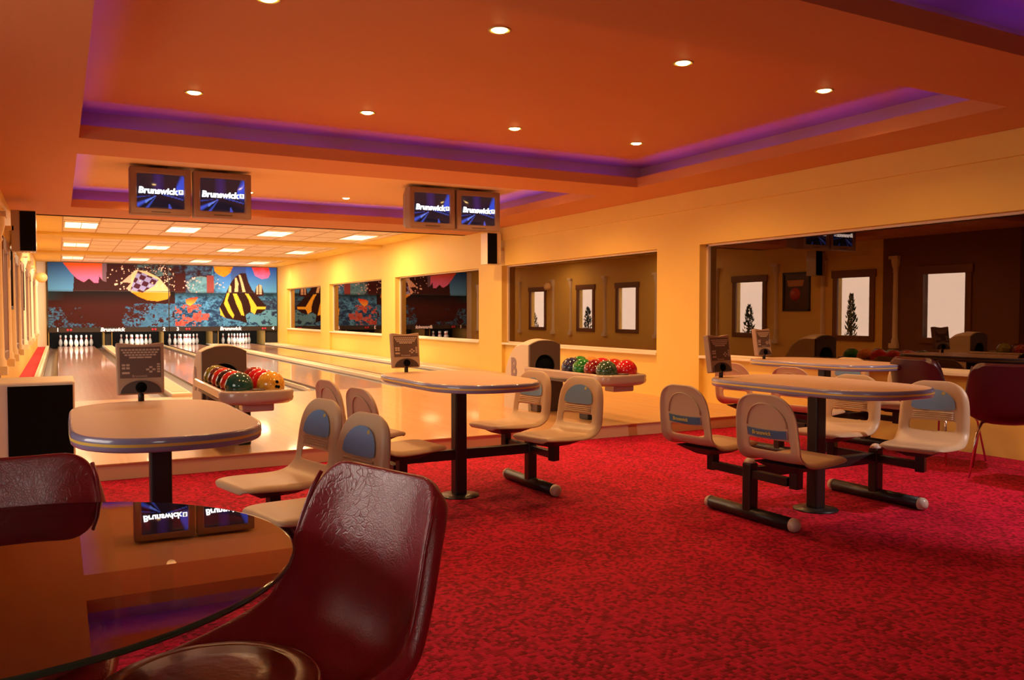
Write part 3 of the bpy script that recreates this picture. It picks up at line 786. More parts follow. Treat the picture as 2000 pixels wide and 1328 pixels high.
# rear: blue label band with print, and the arched ridge
lab = [(-.128, .128), (-.06, .123), (0, .122), (.06, .123), (.128, .128), (.128, .170), (.06, .166), (0, .165), (-.06, .166), (-.128, .170)]
o = obj('rear_label_edge', patch([(y * 1.045, .146 + (z - .146) * 1.14) for y, z in lab], 0, .146, -.0195), M['silver'], sh); add_solid(o, .002, 0, 0)
o = obj('rear_label', patch(lab, 0, .146, -.0210), M['bluelabel'], sh); add_solid(o, .002, 0, 0); o['label'] = 'blue label band on the back'
text_obj('Brunswick', .030, M['gold'], sh, surf(.03, .146, -.0245), rot=(PI / 2, 0, -PI / 2), bold=.0008, ext=.001, name='rear_lettering')
bm = bmesh.new(); tube(bm, [surf(.132 * math.cos(PI * k / 14), .185 + .125 * math.sin(PI * k / 14), -.019) for k in range(15)], .0045, 6)
obj('rear_ridge', bm, M['shell'], sh, smooth=True)
bm = bmesh.new()
a = [bm.verts.new((x, y, .155)) for x, y in ((.17, -.15), (.17, .15), (-.17, .17), (-.17, -.17))]; b = [bm.verts.new((x, y, .105)) for x, y in ((.09, -.06), (.09, .06), (-.10, .06), (-.10, -.06))]
bm.faces.new(a); bm.faces.new(b[::-1])
for i in range(4): bm.faces.new((a[i], a[(i + 1) % 4], b[(i + 1) % 4], b[i]))
obj('mounting_tray', bm, M['shellunder'], seat, bevel=.012)
obj('stem', B(-.028, .028, -.028, .028, 0, .12), M['black'], seat, bevel=.006)

# ------------------------------------------------------------------ table with the frame that carries four seats
def top_outline(wx, ly, taper, n=7):
    q = []
    def corner(cx, cy, rx, ry, a0):
        for k in range(n + 1):
            a = a0 + PI / 2 * k / n; q.append((cx + rx * math.cos(a), cy + ry * math.sin(a)))
    r = wx * .62
    pts = []
    base = [(-1, -.45), (-.97, -.62), (-.86, -.78), (-.62, -.92), (-.32, -.985), (0, -1), (.32, -.985), (.62, -.92), (.86, -.78), (.97, -.62), (1, -.45), (1, 0), (.99, .45), (.95, .66), (.83, .82), (.60, .94), (.3, .985), (0, 1), (-.3, .985), (-.60, .94), (-.83, .82), (-.95, .66), (-.99, .45), (-1, 0)]
    for x, y in base: pts.append((x * wx * (1 + taper * y), y * ly))
    out = []
    m = len(pts)
    for i in range(m):   # Catmull-Rom smoothing
        p0, p1, p2, p3 = pts[i - 1], pts[i], pts[(i + 1) % m], pts[(i + 2) % m]
        for t in (0, .33, .66):
            out.append(tuple(.5 * (2 * p1[j] + (p2[j] - p0[j]) * t + (2 * p0[j] - 5 * p1[j] + 4 * p2[j] - p3[j]) * t * t + (3 * p1[j] - p0[j] - 3 * p2[j] + p3[j]) * t ** 3) for j in (0, 1)))
    return out
def settee_table(loc, wx, taper, lab, sides=(-1, 1)):
    t = thing('settee_table', lab, 'table', loc, 0, 'tables of the bowling settees')
    ol = top_outline(wx, .685, taper)
    s = lambda f: [(x * f, y * (1 - (1 - f) * wx / .685)) for x, y in ol]
    tp = obj('tabletop', PR(s(.965), .752, .792), M['tabletop'], t)
    bm = bmesh.new()
    secs = [(.964, .792, 0), (.985, .791, 0), (.997, .785, 0), (1.0, .7745, 0), (1.0, .772, 1), (1.001, .762, 1), (1.0, .7595, 0), (.997, .748, 0), (.98, .742, 0), (.80, .740, 0)]
    rg = [[bm.verts.new((x, y, z)) for x, y in s(f)] for f, z, _ in secs]
    for i in range(len(rg) - 1):
        for k in range(len(ol)):
            f = bm.faces.new((rg[i][k], rg[i][(k + 1) % len(ol)], rg[i + 1][(k + 1) % len(ol)], rg[i + 1][k]))
            f.material_index = 1 if i in (4,) or secs[i][2] and secs[i + 1][2] else 0; f.smooth = True
    e = obj('edge_band', bm, [M['edgeblue'], M['edgeyellow']], t); e['label'] = 'blue grey edge band with a yellow line'
    obj('pole', B(-.042, .042, -.042, .042, .01, .745), M['black'], t, bevel=.012, seg=3)
    obj('base_plate', LA([(0, 0), (.135, 0), (.135, .006), (.06, .014), (0, .016)], 28), M['black'], t)
    x0, x1 = (-.55 if -1 in sides else 0), (.55 if 1 in sides else 0)
    obj('beam', B(x0, x1, -.026, .026, .245, .312), M['black'], t, bevel=.006)
    for sx in sides:
        p = obj('post', B(-.034, .034, -.034, .034, .03, .338), M['black'], t, bevel=.01, loc=(sx * .55, 0, 0))
        obj('post_cap', LA([(.036, 0), (.036, .006), (.030, .018), (.017, .028), (0, .032)], 16), M['cap'], p, smooth=True, loc=(0, 0, .338))
        for sy in (-1, 1):
            obj('seat_arm', B(-.022, .022, min(0, sy * .30), max(0, sy * .30), .25, .30), M['black'], p, bevel=.005)
        ft = obj('foot_bar', T([(sx * .55, -.34, .040), (sx * .55, .34, .040)], .038, 18), M['black'], t)
        for sy in (-1, 1):
            c = obj('end_cap', LA([(.039, -.02), (.039, 0), (.033, .014), (.018, .024), (0, .027)], 16), M['cap'], ft, smooth=True)
            c.location = (sx * .55, sy * .345, .040); c.rotation_euler = (-sy * PI / 2, 0, 0)
    return t
TBL = [((.363, 3.74, 0), .335, .0, 'tan pedestal table on the left, between the black speaker and the red chair', (1, -1)),
       ((2.335, 5.05, 0), .385, .06, 'tan pedestal table in the middle, with a keypad at its far left end', (-1, 1)),
       ((4.12, 3.64, 0), .40, .06, 'tan pedestal table on the right, nearest of the two there', (-1, 1)),
       ((5.99, 5.21, 0), .39, .06, 'tan pedestal table far right, behind the other table by the big window', (-1, 1))]
for a in TBL: settee_table(*a)
SEATS = [(0, 1, 1, 193, 'beige seat right of the left table, the farther one, facing left'),
         (0, 1, -1, 193, 'beige seat right of the left table, partly hidden by the red chair back'),
         (1, -1, 1, 7, 'beige seat left of the middle table, the farther one, seen from behind'),
         (1, -1, -1, 7, 'beige seat left of the middle table, nearer one, its pan pointing right'),
         (1, 1, 1, 190, 'beige seat right of the middle table, farther one, back partly behind the tabletop'),
         (1, 1, -1, 193, 'beige seat right of the middle table, nearer one, its blue badge in full view'),
         (2, -1, 1, 5, 'beige seat with blue rear label, leftmost at the right hand table'),
         (2, -1, -1, 5, 'beige seat seen from behind in front of the right hand table pole'),
         (2, 1, 1, 190, 'beige seat behind the right hand table, just right of its pole'),
         (2, 1, -1, 199, 'beige seat facing the camera at the right end of the right hand table'),
         (3, -1, 1, 5, 'beige seat of the far right table, farthest left, mostly behind the keypad'),
         (3, -1, -1, 5, 'beige seat of the far right table, arched top showing above the near tabletop'),
         (3, 1, 1, 192, 'beige seat behind the far right table, arched top above its tabletop'),
         (3, 1, -1, 192, 'beige seat at the far right table, next to the shaded red chair back')]
for i, (ti, sx, sy, ang, lb) in enumerate(SEATS):
    c = TBL[ti][0]
    place(seat, i == 0, (c[0] + sx * .535, c[1] + sy * .335, .24), math.radians(ang), lb, 'moulded seats of the bowling settees')

# ------------------------------------------------------------------ keypad consoles
def console():
    t = thing('bowling_console', 'x', 'keypad console')
    obj('stem', T([(0, 0, 0), (0, 0, .05)], .014, 12), M['black'], t)
    w_, h_ = .107, .25
    top = [(w_ * u, h_ - .004 - .010 * math.cos(u * PI / 2) ** 2 + .004) for u in [1 - k / 6 for k in range(13)]]
    pts = [(-w_ * .97, .008), (-w_ * .93, 0), (w_ * .93, 0), (w_ * .97, .008)] + top
    hs = obj('housing', PR(pts, -.012, .03, axis='y'), M['console'], t, bevel=.005, loc=(0, 0, .035)); hs.rotation_euler = (-math.radians(8), 0, 0)
    F = -.0125
    arc = [(-.092, .004), (.092, .004)] + [(.09 * math.cos(a), .006 + .060 * math.sin(a)) for a in [PI * k / 14 for k in range(1, 14)]]
    obj('arched_base', PR(arc, -.020, .0, axis='y'), M['hoodfront'], hs, bevel=.003)
    obj('knob', LA([(0, .012), (.022, .010), (.026, 0)], 20), M['void'], hs, smooth=True, loc=(0, -.020, .032)).rotation_euler = (PI / 2, 0, 0)
    bm = B(-.091, .091, -.0145, 0, .078, .228)
    def key(x, z, w=.0125, h=.008): box(bm, x - w / 2, x + w / 2, -.0155, -.014, z - h / 2, z + h / 2, mi=1)
    for r, n in enumerate((11, 10, 9)):
        for k in range(n): key((k - (n - 1) / 2) * .0158, .214 - r * .0122)
    for k in range(3): key((k - 1) * .034, .1775, .031)
    for x in (-.075, -.056):
        for z in (.141, .126): key(x, z, .015, .010)
    key(-.0655, .103, .034, .010)
    for z in (.143, .131, .119, .107): key(.080, z, .014, .008)
    for x, z in ((.045, .129), (.045, .107), (.031, .118), (.059, .118)): key(x, z, .014, .009)
    obj('keypad', bm, [M['membrane'], M['key']], hs)
    text_obj('Brunswick', .016, M['key'], hs, (-.005, -.0158, .087), ext=.0004, name='lettering')
    return t
cn = console()
for i, (x, y, rz, lb) in enumerate(((.345, 4.40, 0, 'keypad console standing on the left table in front of the pins'), (2.20, 5.66, 0, 'keypad console at the far end of the middle table'),
                                   (3.85, 4.20, 8, 'keypad console at the far end of the right hand table'), (5.75, 5.70, 8, 'dim keypad console on the far right table'))):
    place(cn, i == 0, (x, y, .79), math.radians(rz), lb, 'keypad consoles on the tables')

# ------------------------------------------------------------------ ball returns and balls
def ball_return(x, lab, yb=8.1):
    t = thing('ball_return', lab, 'ball return', (x, yb, ZP), 0, 'ball returns')
    # hood: pale body, dark front with round opening
    sec = [(.02, 0), (.02, .70), (.10, .79), (.26, .80), (.48, .66), (.60, .42), (.62, 0)]
    bm = bmesh.new()
    # body profile in depth, arched across
    n = 10
    def arch(u): return 1 - .075 * abs(u) ** 2.2
    prof = [(.0, .80), (.16, .805), (.30, .77), (.42, .68), (.52, .52), (.57, .30), (.58, 0)]
    rows = []
    for y, z in prof:
        rows.append([bm.verts.new((.205 * u, y, z * arch(u) if z else 0)) for u in [-1 + 2 * k / n for k in range(n + 1)]])
    for a, b in zip(rows, rows[1:]):
        for k in range(n): bm.faces.new((a[k], a[k + 1], b[k + 1], b[k]))
    fl = bm.verts.new((-.205, 0, 0)); fr = bm.verts.new((.205, 0, 0))
    bm.faces.new(rows[0] + [fr, fl])
    bm.faces.new([fl] + [r[0] for r in rows]); bm.faces.new([fr] + [r[-1] for r in rows][::-1])
    bm.faces.new([fl, rows[-1][0]] + rows[-1][1:-1] + [rows[-1][-1], fr]) if False else None
    hd = obj('hood', bm, M['hoodside'], t, bevel=.006)
    # dark front plate with a round hole, as a ring of quads
    bm = bmesh.new(); m = 32; co, ci = [], []
    for k in range(m):
        a = 2 * PI * k / m + PI / m
        dx, dz = math.cos(a), math.sin(a)
        cz = .50
        ts = []
        if dx: ts.append(.198 / abs(dx))
        ts.append((.79 - cz) / dz if dz > 0 else (cz - .0) / -dz)
        tt = min(ts); x_, z_ = dx * tt, cz + dz * tt
        z_ = min(z_, .795 * arch(x_ / .205))
        co.append((x_, z_)); ci.append((.128 * dx, cz + .135 * dz))
    for yy in (0,):
        fo = [bm.verts.new((x_, -.03, z_)) for x_, z_ in co]; fi = [bm.verts.new((x_, -.03, z_)) for x_, z_ in ci]
        bo = [bm.verts.new((x_, -.002, z_)) for x_, z_ in co]; bi = [bm.verts.new((x_, -.002, z_)) for x_, z_ in ci]
    for k in range(m):
        j = (k + 1) % m
        bm.faces.new((fo[k], fo[j], fi[j], fi[k])); bm.faces.new((fi[k], fi[j], bi[j], bi[k])); bm.faces.new((fo[k], fo[j], bo[j], bo[k])); bm.faces.new((bo[k], bo[j], bi[j], bi[k]))
    obj('hood_front', bm, M['hoodfront'], t, bevel=.004)
    obj('opening', LA([(0, 0), (.127, 0), (.127, .004), (0, .004)], 28), M['void'], t, loc=(0, -.004, .50)).rotation_euler = (PI / 2, 0, 0)
    b = text_obj('B', .30, M['blue'], hd, (-.207, .33, .46), rot=(PI / 2, 0, -PI / 2), bold=.012, ext=.003, name='raised_letter'); b.scale = (.8, 1, 1)
    b.data.materials[0] = mat('lilac_grey_letter', (.24, .18, .22), .4)
    # rails and tray towards the player
    L = 1.42
    for s in (-1, 1):
        bm = bmesh.new()
        prism(bm, [(s * .225, .43), (s * .265, .43), (s * .272, .49), (s * .255, .505), (s * .235, .50)], -L, -.03, axis='y')
        obj('side_rail', bm, M['greyplastic'], t, bevel=.006)
        obj('ball_track', B(*(sorted((s * .07, s * .175))), -L, -.03, .405, .425), M['cream'], t)
    obj('centre_rail', B(-.022, .022, -L, -.03, .42, .475), M['greyplastic'], t, bevel=.008)
    obj('track_bed', B(-.232, .232, -L, -.03, .385, .408), M['hoodfront'], t)
    # nose
    nn = [(-.275, .0), (-.285, -.06), (-.27, -.13), (-.20, -.185), (-.10, -.21), (0, -.218), (.10, -.21), (.20, -.185), (.27, -.13), (.285, -.06), (.275, .0)]
    bm = bmesh.new()
    secs = [(.90, .500, 0), (.97, .497, 0), (1.0, .48, 0), (.985, .455, 0), (1.0, .44, 0), (.97, .415, 0), (.85, .395, 0)]
    rg = [[bm.verts.new((x_ * f, -L + y_ * f + .03, z)) for x_, y_ in nn] for f, z, _ in secs]
    for i in range(len(rg) - 1):
        for k in range(len(nn) - 1): bm.faces.new((rg[i][k], rg[i][k + 1], rg[i + 1][k + 1], rg[i + 1][k]))
    bm.faces.new(rg[0]); bm.faces.new(rg[-1][::-1]); bm.faces.new([r[0] for r in rg]); bm.faces.new([r[-1] for r in rg][::-1])
    ns = obj('nose', bm, M['greyplastic'], t, smooth=True, bevel=.004)
    obj('cup', LA([(0, .002), (.035, .003), (.038, .008), (.058, .009), (.062, 0)], 24), M['hoodfront'], ns, smooth=True, loc=(0, -L - .075, .5005))
    obj('lower_block', B(-.12, .12, -L - .10, -L + .06, .335, .398), M['greyplastic'], t, bevel=.012)
    obj('support_leg', B(-.05, .05, -L + .45, -L + .62, 0, .388), M['black'], t, bevel=.01)
    obj('hood_base', B(-.17, .17, -.14, .0, 0, .39), M['hoodfront'], t, bevel=.01)
    return t
RX = (1.345, 4.80)
ball_return(RX[0], 'left ball return with a dark arched hood, behind the left table')
ball_return(RX[1], 'ball return near the right wall, letter B on the pale side of its hood')
P0 = {'olive': ((.13, .14, .015), (.30, .26, .05)), 'red': ((.42, .012, .012), (.62, .04, .03)), 'black': ((.012, .012, .014), (.05, .03, .03)), 'teal': ((.008, .06, .05), (.012, .085, .07)),
      'yellow': ((.62, .30, .03), (.80, .45, .07)), 'maroon': ((.14, .006, .01), (.34, .03, .03)), 'green': ((.004, .12, .02), (.02, .30, .05)), 'navy': ((.01, .012, .05), (.03, .06, .14)),
      'dark green': ((.012, .055, .03), (.07, .14, .09)), 'orange': ((.70, .20, .03), (.80, .32, .08)), 'crimson': ((.50, .008, .015), (.62, .02, .03)), 'brown': ((.05, .012, .01), (.16, .05, .04))}
PM = {k: marble('%s_ball_resin' % k.replace(' ', '_'), *v) for k, v in P0.items()}
bb = bmesh.new(); bmesh.ops.create_uvsphere(bb, u_segments=40, v_segments=24, radius=.108)
me0 = bpy.data.meshes.new('bowling_ball'); 
for f in bb.faces: f.smooth = True
bb.to_mesh(me0); bb.free()
def ball(x, y, col, lab, holes=None):
    me = me0.copy(); me.materials.append(PM[col])
    o = bpy.data.objects.new('bowling_ball', me); C.objects.link(o); o.location = (x, y, ZP + .425 + .1035)
    tag(o, lab, 'bowling ball', 'bowling balls in the ball returns')
    if holes:
        d0 = Vector(holes).normalized(); u, v = basis(d0)
        for a, b, r in ((.16, .03, .0125), (-.02, .07, .0125), (.10, -.32, .014)):
            d = (d0 + u * a + v * b).normalized()
            h = obj('finger_hole', LA([(0, 0), (r, 0), (r, .0012), (0, .0012)], 14), M['void'], o, loc=d * .1072); h.rotation_euler = d.to_track_quat('Z', 'Y').to_euler()
dY = .2165
yl = 6.70
for k, (c, l) in enumerate((('teal', 'dark teal bowling ball, nearest on the left row of the left tray'), ('red', 'bright red bowling ball directly behind the teal one'), ('black', 'black bowling ball between two red ones on the left tray'),
                            ('red', 'red bowling ball fourth in the left row of the left tray'), ('brown', 'dark brown bowling ball beside the olive one'), ('olive', 'olive green bowling ball, farthest left by the left hood'))):
    ball(RX[0] - .122, yl + k * dY * .97, c, l)
for k, (c, l) in enumerate((('yellow', 'yellow bowling ball with finger holes showing, front right of the left tray'), ('crimson', 'crimson bowling ball behind the yellow one'), ('crimson', 'crimson bowling ball second behind the yellow one'), ('maroon', 'dark red bowling ball, farthest on the right row of the left tray'))):
    ball(RX[0] + .122, yl + .01 + k * dY * .97, c, l, (.30, -.8, -.02) if k == 0 else None)
for k, (c, l) in enumerate((('dark green', 'grey green marbled bowling ball, front left of the right tray'), ('maroon', 'dark red marbled bowling ball behind the grey green one'), ('green', 'bright green bowling ball in the left row of the right tray'), ('navy', 'navy blue bowling ball, farthest left on the right tray'))):
    ball(RX[1] - .122, yl + k * dY * .97, c, l)
for k, (c, l) in enumerate((('crimson', 'large red bowling ball at the front right end of the right tray'), ('red', 'red bowling ball second in the right row of the right tray'), ('crimson', 'red bowling ball third in the right row, just its top showing'), ('orange', 'orange bowling ball peeking over the dark red one'), ('green', 'green bowling ball peeking over at the back of the right tray'))):
    ball(RX[1] + .122, yl + .01 + k * dY * .97, c, l)

# ------------------------------------------------------------------ hanging monitors
def scr(u, v):
    c = (.008, .006, .012)
    # blue beams fanning out of the picture centre
    x, y = u - .42, v - .38
    a = math.atan2(y, x)
    if v < .42 and u < .5:
        for a0, wd, g in ((-2.50, .16, 1.0), (-2.08, .10, .8), (-2.95, .06, .6)):
            d = abs(a - a0) / wd
            if d < 1: c = mixc(c, (.03, .06, .42), (1 - d) * g * 1.2)
        if -.25 < x < -.02 and abs(a + 2.45) < .12: c = mixc(c, (.12, .25, .8), .5)
    if u > .82:
        t = (u - .82) / .18; band = 1 - abs(v - .55 - .25 * t) / (.15 + .35 * t)
        if band > 0: c = mixc(c, (.02, .05, .42), band * 1.4)
    if .52 < u < .98 and v < .42:
        t = abs(v - (.42 - (u - .52) * .28)); 
        if t < .02: c = mixc(c, (.03, .06, .35), .7)
    if .66 < u < .78 and v < .14 and abs(u - .70 - v * -.3) < .03: c = (.03, .05, .35)
    if v > .5 and .3 < u < .6: c = mixc(c, (.02, .01, .08), (1 - abs(u - .45) / .15))
    return c
def tv():
    t = thing('monitor', 'x', 'monitor')
    w2, h = .345, .565
    bm = bmesh.new()
    fr = [(-w2, 0), (w2, 0), (w2, h), (-w2, h)]
    sx, z0, z1 = .272, .075, .495
    # bezel as a frame around the tube
    fo = [bm.verts.new((x, 0, z)) for x, z in fr]; fi = [bm.verts.new((x, .0, z)) for x, z in ((-sx, z0), (sx, z0), (sx, z1), (-sx, z1))]
    fb = [bm.verts.new((x, .03, z)) for x, z in ((-sx + .01, z0 + .01), (sx - .01, z0 + .01), (sx - .01, z1 - .01), (-sx + .01, z1 - .01))]
    bo = [bm.verts.new((x, .16, z)) for x, z in fr]; bk = [bm.verts.new((x, .50, z)) for x, z in ((-w2 * .72, .06), (w2 * .72, .06), (w2 * .72, h - .05), (-w2 * .72, h - .05))]
    for k in range(4):
        j = (k + 1) % 4
        for a, b in ((fo, fi), (fi, fb), (fo, bo), (bo, bk)): bm.faces.new((a[k], a[j], b[j], b[k]))
    bm.faces.new(bk)
    cs = obj('case', bm, M['tvcase'], t, bevel=.016, seg=3)
    # slightly bulging tube
    b2 = bmesh.new(); lay = b2.verts.layers.float_color.new('Col'); nx, nz = 60, 46; g = []
    for j in range(nz + 1):
        r = []
        for i in range(nx + 1):
            u, v = i / nx, j / nz
            q = b2.verts.new((-sx + .004 + (2 * sx - .008) * u, .026 - .020 * (1 - (2 * u - 1) ** 2) * (1 - (2 * v - 1) ** 2) ** .5, z0 + .004 + (z1 - z0 - .008) * v)); q[lay] = (*scr(u, v), 1); r.append(q)
        g.append(r)
    for j in range(nz):
        for i in range(nx): b2.faces.new((g[j][i], g[j][i + 1], g[j + 1][i + 1], g[j + 1][i])).smooth = True
    s = obj('screen', b2, M['screen'], t)
    tx = text_obj('Brunswick', .103, M['glow_white'], s, (-.035, .000, .285), bold=.0042, shear=.12, ext=.001, name='screen_lettering')
    bm = bmesh.new(); box(bm, .200, .252, -.0015, .0, .258, .312); 
    bm2 = bm
    bx0 = obj('logo_box', bm2, M['glow_white'], s)
    text_obj('B', .050, mat('logo_dark', (.01, .01, .06), .5), s, (.226, -.003, .285), bold=.002, ext=.0008, name='logo_letter')
    obj('controls', B(-.11, .11, -.003, .004, .028, .042), M['hoodfront'], t)
    obj('ceiling_bracket', B(-.10, .10, .2, .42, h - .02, .60), M['black'], t)
    return t
mon = tv()
for i, (x, l) in enumerate(((1.105, 'hanging monitor of the left pair, left one'), (1.82, 'hanging monitor of the left pair, right one'), (4.60, 'hanging monitor of the right pair, left one with its side showing'), (5.315, 'hanging monitor of the right pair, right one'))):
    place(mon, i == 0, (x, 10.8 if i > 1 else 10.9, 2.40), 0, l, 'hanging bowling score monitors')

# ------------------------------------------------------------------ loudspeakers
def wall_speaker(x0, x1, y, z0, z1, gx0, gx1, lab):
    t = thing('wall_speaker', lab, 'speaker', ((x0 + x1) / 2, y, z0), 0, 'wall speakers'); c = (x0 + x1) / 2
    obj('cabinet', B(x0 - c, x1 - c, .0, .26, 0, z1 - z0), M['greyplastic'] if x0 < 0 else TRIM, t, bevel=.008)
    obj('grille', B(gx0 - c, gx1 - c, -.012, .0, .012, z1 - z0 - .012), M['blackgrille'], t)
    s = -1 if x0 < 0 else 1
    obj('bracket', B(*sorted((s * (x1 - x0) / 2, s * ((x1 - x0) / 2 + .08))), .08, .14, .25, .31), M['cap'], t)
wall_speaker(-.53, -.245, 12.75, 2.03, 2.57, -.43, -.25, 'black fronted speaker high on the left wall')
wall_speaker(6.56, 6.83, 13.0, 2.07, 2.62, 6.565, 6.745, 'tall black speaker on the right pillar under the monitors')
t = thing('floor_speaker', 'big cream speaker cabinet with a black grille on the platform, left edge', 'speaker', (-.18, 6.86, ZP))
obj('cabinet', B(-.34, .275, 0, .62, 0, .60), M['cream'], t, bevel=.012)
obj('grille', B(-.145, .262, -.012, 0, .03, .575), M['blackgrille'], t)

# ------------------------------------------------------------------ left wall dressing
for y0, y1, l in ((13.2, 14.0, 'tall dark framed picture on the left wall, nearer one'), (17.95, 18.5, 'tall dark framed picture on the left wall, farther one')):
    t = thing('framed_picture', l, 'picture', (XL, (y0 + y1) / 2, 1.27), 0, 'framed pictures on the left wall'); h2 = (y1 - y0) / 2
    bm = bmesh.new()
    for q in ((-h2, -h2 + .05), (h2 - .05, h2)): box(bm, 0, .035, q[0], q[1], 0, .88)
    box(bm, 0, .035, -h2, h2, 0, .05); box(bm, 0, .035, -h2, h2, .83, .88)
    obj('frame', bm, M['frame'], t, bevel=.004)
    pr = obj('print', B(.004, .012, -h2 + .05, h2 - .05, .05, .83), M['picture'], t)
    if y0 < 14:
        obj('red_emblem', LA([(0, 0), (.15, 0), (.15, .002), (0, .002)], 28), mat('emblem_red', (.55, .06, .02), .4), pr, loc=(.012, .04, .38)).rotation_euler = (0, PI / 2, 0)
        obj('gold_banner', PR([(-.18, .56), (.24, .56), (.28, .70), (-.22, .70)], .012, .014, axis='x'), mat('banner_gold', (.60, .26, .05), .4), pr)
t = thing('wall_globe_lamp', 'round pale globe lamp on the left wall near the mural', 'wall lamp', (XL, 24.2, 2.12))
obj('arm', T([(0, 0, 0), (.12, 0, -.02)], .012, 8), M['gold'], t)
bm = bmesh.new(); bmesh.ops.create_uvsphere(bm, u_segments=20, v_segments=12, radius=.13)
obj('globe', bm, mat('globe_glass', (.85, .6, .3), .3), t, smooth=True, loc=(.24, 0, .0))
# trees outside the left windows (seen mirrored in the panes on the right)
struct('ground_outside', B(-4, XL - .2, 8.8, 33, -.2, -.1), mat('paving', (.2, .18, .15), .9))
def cypress(x, y, h, r, lab, seed):
    t = thing('cypress_tree', lab, 'tree', (x, y, -.1), 0, 'trees outside the left windows'); rr = random.Random(seed)
    obj('trunk', T([(0, 0, 0), (0, 0, h * .8)], [.04, .01], 8), M['stem'], t)
    bm = bmesh.new()
    for k in range(int(420 * h / 1.8)):
        z = rr.uniform(.08, 1) * h; a = rr.uniform(0, 2 * PI); q = r * (1 - z / h) ** .55 * rr.uniform(.3, 1.15)
        c = Vector((q * math.cos(a), q * math.sin(a), z)); d = Vector((math.cos(a) * .5, math.sin(a) * .5, 1)).normalized() * .085
        u, v = basis(d); s = .018
        p = [bm.verts.new(c + u * s), bm.verts.new(c - u * s * .5 + v * s), bm.verts.new(c - u * s * .5 - v * s)]; e = bm.verts.new(c + d)
        bm.faces.new(p)
        for i in range(3): bm.faces.new((p[i], p[(i + 1) % 3], e))
    obj('foliage', bm, M['leaf'], t)
cypress(-1.5, 12.85, 1.72, .17, 'slim dark cypress reflected in the second bright pane of the nearest big window', 1)
cypress(-1.5, 16.0, 1.50, .2, 'bushy tree reflected in the leftmost bright pane of the nearest big window', 2)
cypress(-1.5, 10.75, .95, .16, 'low bush reflected at the foot of the rightmost bright pane', 3)
cypress(-1.5, 23.45, 1.5, .22, 'tree reflected at the edge of the middle pane in the second window', 4)
cypress(-1.5, 27.1, 1.3, .3, 'bushy tree reflected in the left bright pane of the second window', 5)

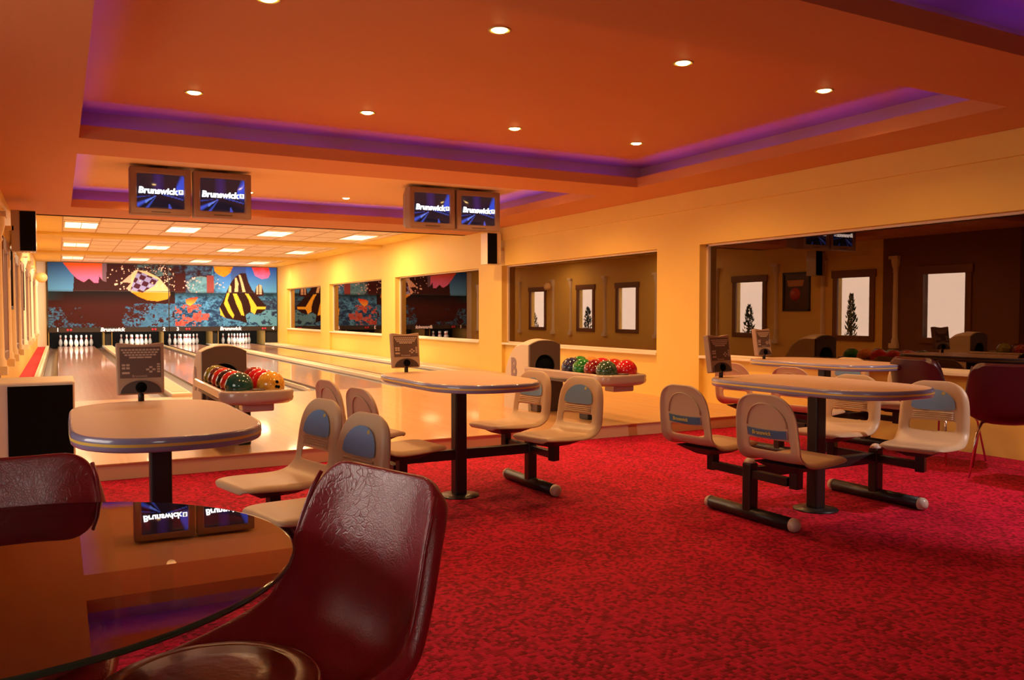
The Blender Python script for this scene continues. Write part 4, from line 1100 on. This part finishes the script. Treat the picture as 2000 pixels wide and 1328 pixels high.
# ------------------------------------------------------------------ red vinyl chairs
CP = [(.285, .415, .15, 0, .0), (.30, .435, .20, .01, .01), (.26, .450, .225, .02, .01), (.15, .445, .238, .045, .01), (.02, .437, .245, .06, .0), (-.10, .435, .250, .08, .0),
      (-.20, .445, .252, .095, .0), (-.262, .475, .252, .095, .0), (-.295, .52, .249, .085, .0), (-.312, .59, .243, .072, .0), (-.327, .66, .236, .062, .0), (-.342, .73, .229, .055, .0), (-.355, .79, .223, .045, .006), (-.363, .830, .213, .032, .012), (-.369, .853, .19, .02, .014), (-.374, .863, .15, .01, .01)]
def red_chair(name='vinyl_chair', leath=None):
    t = thing(name, 'x', 'chair'); leath = leath or M['leather']
    s = obj('bucket_shell', shell_mesh(CP, 18), leath, t, smooth=True); add_solid(s, .045, 2)
    for sd in (-1, 1):
        obj('piping', T([(x_ + .93 * d_ - .004, sd * (w_ - .001), z_ + .002) for x_, z_, w_, d_, _ in CP[6:14]], .0055, 8), leath, t)
        obj('piping', T([(x_ + .93 * d_ - .034, sd * (w_ + .002), z_ - .004) for x_, z_, w_, d_, _ in CP[7:13]], .004, 8), leath, t)
    c = obj('seat_cushion', LA([(0, .0), (.19, .0), (.215, .015), (.22, .035), (.205, .055), (.17, .062), (.165, .058), (.16, .064), (.08, .072), (0, .073)], 36), M['cushion'], t, smooth=True, loc=(.06, 0, .447))
    obj('cushion_piping', T([(.212 * math.cos(a), .212 * math.sin(a), .045) for a in [2 * PI * k / 36 for k in range(37)]], .006, 8), leath, c)
    for sx in (-1, 1):
        for sy in (-1, 1):
            p = [(sx * .08, sy * .10, .415), (sx * .15, sy * .15, .40), (sx * .19, sy * .18, .33), (sx * .235, sy * .225, .0)]
            obj('leg', T(p, [.010, .010, .010, .007], 10), M['chrome'], t)
    return t
ch = red_chair()
CH = [((.30, 1.70, 0), 197.5, 'oxblood red vinyl chair in the right foreground, pulled up to the glass table'),
      ((-.125, 2.22, 0), 271, 'oxblood red vinyl chair behind the glass table, cut by the left edge'),
      ((-.45, 1.25, 0), 60, 'red vinyl chair under the near edge of the glass table, at the bottom left'),
      ((6.47, 4.40, 0), -4, 'shaded red vinyl chair whose back rises left of the others by the window'),
      ((6.22, 3.72, 0), 30, 'dark red vinyl chair in shadow at the right edge, chrome legs crossing'),
      ((6.05, 3.05, 0), 100, 'shaded red vinyl chair mostly out of frame on the right, one chrome leg showing')]
for i, (l, a, s) in enumerate(CH):
    o = place(ch, i == 0, l, math.radians(a), s, 'red vinyl chairs')
    if i == 1: o.scale = (.97, .97, .97)
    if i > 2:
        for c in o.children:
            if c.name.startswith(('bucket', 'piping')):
                c.material_slots[0].link = 'OBJECT'; c.material_slots[0].material = M['leathershade']

# ------------------------------------------------------------------ glass table
GX, GY, GR, GZ = -.145, 1.915, .598, .715
t = thing('glass_table', 'round smoked glass table in the left foreground mirroring the monitors', 'table', (GX, GY, 0))
obj('glass_top', LA([(0, 0), (GR - .006, 0), (GR - .006, .001), (0, .001)], 96, flat=True), M['tableglass'], t, loc=(0, 0, GZ - .001))
obj('glass_edge', LA([(GR - .006, -.012), (GR - .001, -.010), (GR, -.006), (GR - .001, -.001), (GR - .006, .0)], 96, cap=False), M['edgeglass'], t, smooth=True, loc=(0, 0, GZ))
obj('glass_underside', LA([(0, 0), (GR - .006, 0), (GR - .006, .0005), (0, .0005)], 96, flat=True), M['clear'], t, loc=(0, 0, GZ - .012))
obj('pedestal', T([(0, 0, .03), (0, 0, GZ - .03)], .045, 20), M['black'], t)
obj('hub', LA([(0, 0), (.12, 0), (.12, .015), (0, .015)], 28), M['chrome'], t, loc=(0, 0, GZ - .028))
obj('base', LA([(0, 0), (.28, 0), (.28, .012), (.06, .035), (0, .035)], 36), M['black'], t)
